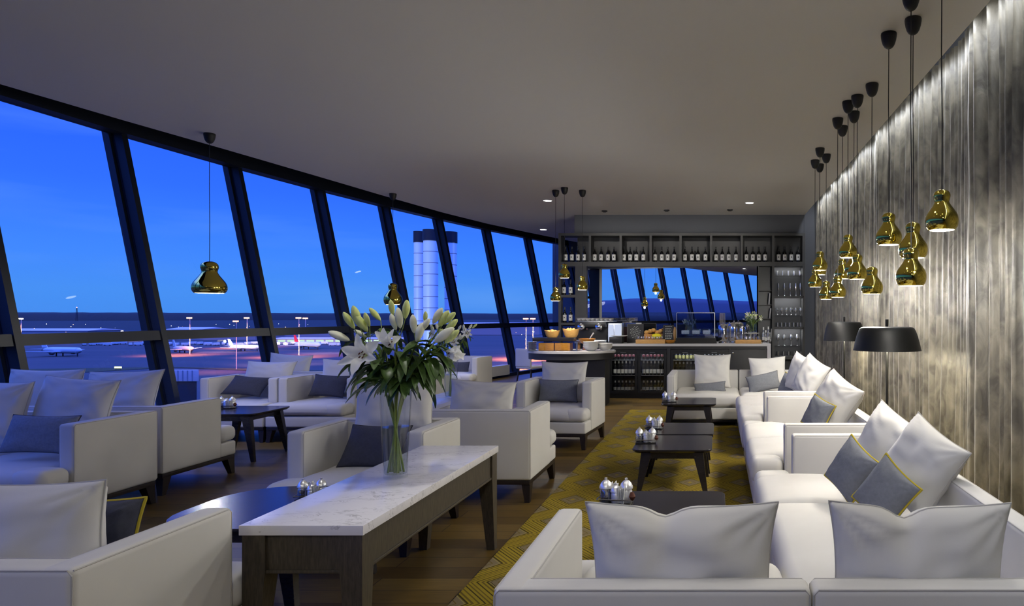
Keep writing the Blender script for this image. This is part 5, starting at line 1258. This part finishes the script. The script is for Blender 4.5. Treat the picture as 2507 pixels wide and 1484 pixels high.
sg = thing('runway_sign', 'glowing yellow runway sign on the dark grass', 'sign', (*G(289, 905), GZ)); MB().box(-1.7, 1.7, -.1, .1, .6, 1.4).build('face', 'sign_lit', sg, smooth=False); MB().box(-1.5, 1.5, -.08, .08, 0, .6).build('stand', 'plane_dark', sg, smooth=False)
tw = thing('radio_tower', 'thin radio tower with a red lamp above the left hills', 'tower', (PX(188, 3500), 3500, GZ))
m = MB(); zt = PZ(753, 3500)-GZ
for s in (-1, 1): m.tube([(s*5, 0, 0), (s*1.5, 0, zt)], 1.0, 4)
for i in range(8): m.tube([(-5+3.5*i/8, 0, zt*i/8), (5-3.5*(i+1)/8, 0, zt*(i+1)/8)], .5, 4)
m.build('lattice', 'plane_dark', tw); MB().lathe([(.1, -3), (3, 0), (.1, 3)], 0, 0, zt, 8).build('beacon', emit('red_beacon', (1, .3, .3, 1), 6), tw)
# two silver chimneys, and a third shape standing in for a reflection
for (pa, pb, yt, lab) in ((1013, 1039, 567, 'silver clad chimney with a black cap, left of three'), (1036, 1073, 563, 'silver clad chimney with a black cap, tallest and widest'), (1088, 1119, 568, 'silver clad chimney shape standing in for a reflection, behind the window mullion')):
    Y = 58 if pa != 1036 else 56; x0, x1 = PX(pa, Y), PX(pb, Y); r = (x1-x0)/2; root = thing('chimney', lab, 'chimney', ((x0+x1)/2, Y, GZ)); zt = PZ(yt, Y)-GZ; zc = PZ(yt+27, Y)-GZ
    MB().lathe([(r*.92, 0), (r*.92, zc)], 0, 0, 0, 32).build('flue', 'stack_steel', root, angle=40); MB().lathe([(r, zc), (r, zt)], 0, 0, 0, 32).build('cap', 'plane_dark', root, angle=40)
    m = MB(); z = zc-27.5*Y/F
    while z > 12: m.lathe([(r*.925, z), (r*.94, z+.03), (r*.925, z+.06)], 0, 0, 0, 32); z -= 27.5*Y/F
    m.build('seam_band', 'shed', root)
ld = bpy.data.lights.new('chimney_fill', 'SPOT'); ld.energy = 30000; ld.color = (.8, .9, 1); ld.spot_size = R(50); ld.shadow_soft_size = .5  # added light without a fixture, brightens the chimneys
lo = bpy.data.objects.new('chimney_fill', ld); C.objects.link(lo); lo.location = (-34, 25, -12); lo.rotation_euler = (Vector((-24, 57, 5))-Vector((-34, 25, -12))).to_track_quat('-Z', 'Y').to_euler()
# plain concrete screen near the window foot
x, y = PX(448, 60), 60; cs_ = thing('screen_wall', 'pale ribbed concrete parapet low outside the second window', 'parapet', (x, y, GZ)); zt = PZ(906, 60)-GZ
zl = PZ(934, 60)-GZ
MB().box(-1.0, 1.1, 0, .4, zl, zt, bev=.04).build('slab', 'roof', cs_)
MB().box(-.9, 1.0, .1, .3, 0, zl, bev=.04).build('plinth', 'apron', cs_)
m = MB()
for i in range(5): m.box(-.9+i*.42, -.82+i*.42, -.03, 0, zl, zt-.05)
m.build('rib', 'shed', cs_, smooth=False)

# ------------------------------------------------------------------ sky
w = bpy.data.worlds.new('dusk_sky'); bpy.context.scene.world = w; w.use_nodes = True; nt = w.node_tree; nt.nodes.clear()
out = N(nt, 'ShaderNodeOutputWorld'); bg = N(nt, 'ShaderNodeBackground'); tc = N(nt, 'ShaderNodeTexCoord'); sp = N(nt, 'ShaderNodeSeparateXYZ')
nt.links.new(tc.outputs['Generated'], sp.inputs[0])
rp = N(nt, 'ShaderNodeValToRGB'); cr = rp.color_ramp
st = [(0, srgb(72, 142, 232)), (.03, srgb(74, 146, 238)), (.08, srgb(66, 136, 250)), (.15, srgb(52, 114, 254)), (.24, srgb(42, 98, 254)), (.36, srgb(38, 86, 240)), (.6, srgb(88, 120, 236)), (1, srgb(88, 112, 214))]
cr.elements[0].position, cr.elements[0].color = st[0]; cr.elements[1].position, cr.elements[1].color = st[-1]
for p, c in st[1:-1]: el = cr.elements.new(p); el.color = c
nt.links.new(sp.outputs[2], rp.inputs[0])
mp = N(nt, 'ShaderNodeMapping'); mp.inputs['Scale'].default_value = (1.2, 1.2, 9); nt.links.new(tc.outputs['Generated'], mp.inputs[0])
nz = N(nt, 'ShaderNodeTexNoise'); nz.inputs['Scale'].default_value = 2.4; nz.inputs['Detail'].default_value = 6; nt.links.new(mp.outputs[0], nz.inputs[0])
mr_ = N(nt, 'ShaderNodeMapRange'); mr_.inputs[1].default_value = .52; mr_.inputs[2].default_value = .78; mr_.inputs[4].default_value = .28; nt.links.new(nz.outputs['Fac'], mr_.inputs[0])
mx = N(nt, 'ShaderNodeMix', data_type='RGBA'); mx.inputs['B'].default_value = srgb(120, 172, 246); nt.links.new(mr_.outputs[0], mx.inputs['Factor']); nt.links.new(rp.outputs[0], mx.inputs['A'])
nt.links.new(mx.outputs['Result'], bg.inputs[0]); mz = N(nt, 'ShaderNodeMapRange'); mz.inputs[1].default_value = .25; mz.inputs[2].default_value = .5; mz.inputs[3].default_value = 1; mz.inputs[4].default_value = 5.5; nt.links.new(sp.outputs[2], mz.inputs[0]); nt.links.new(mz.outputs[0], bg.inputs[1]); nt.links.new(bg.outputs[0], out.inputs[0])  # sky strength rises overhead, added to brighten the room through the windows

# cove light behind the ceiling edge, washing the curtain
for i in range(4):
    ld = bpy.data.lights.new('cove_wash', 'AREA'); ld.shape = 'RECTANGLE'; ld.size = 5.4; ld.size_y = .05; ld.energy = 30; ld.color = (.86, .91, 1)
    lo = bpy.data.objects.new('cove_wash', ld); C.objects.link(lo); lo.location = (1.80, -6.2+i*5.5, 3.69); lo.rotation_euler = (0, R(-14), PI/2) if False else (0, 0, 0)
    lo.rotation_euler = Vector((.25, 0, -1)).to_track_quat('-Z', 'X').to_euler(); lo.rotation_euler.rotate_axis('Z', PI/2 if False else 0)
    # long side runs along Y
    q = Matrix(((0, 0, -1), (1, 0, 0), (0, 1, 0))).to_3x3()
    zx = -Vector((.22, 0, -1)).normalized(); xx = Vector((0, 1, 0)); yy = zx.cross(xx)
    lo.matrix_world = Matrix.Translation((1.80, -6.2+i*5.5, 3.69)) @ Matrix((xx, yy, zx)).transposed().to_4x4()

# ------------------------------------------------------------------ camera
cam = bpy.data.cameras.new('camera'); co = bpy.data.objects.new('camera', cam); C.objects.link(co)
cam.sensor_fit = 'HORIZONTAL'; cam.sensor_width = 36; cam.lens = 36*F/2507
cam.shift_x = -(CX-1253.5)/2507; cam.shift_y = (CY-742)/2507
co.location = (0, 0, HC); co.rotation_euler = (PI/2, 0, 0); cam.clip_end = 30000; cam.clip_start = .05
sc = bpy.context.scene; sc.camera = co
sc.view_settings.view_transform = 'Standard'; sc.view_settings.look = 'None'; sc.view_settings.gamma = 1; sc.view_settings.exposure = .16; sc.view_settings.use_curve_mapping = False
sc.cycles.use_denoising = True; sc.cycles.sample_clamp_indirect = 6; sc.cycles.max_bounces = 10; sc.cycles.diffuse_bounces = 5; sc.cycles.transparent_max_bounces = 24; sc.cycles.caustics_reflective = False; sc.cycles.caustics_refractive = False
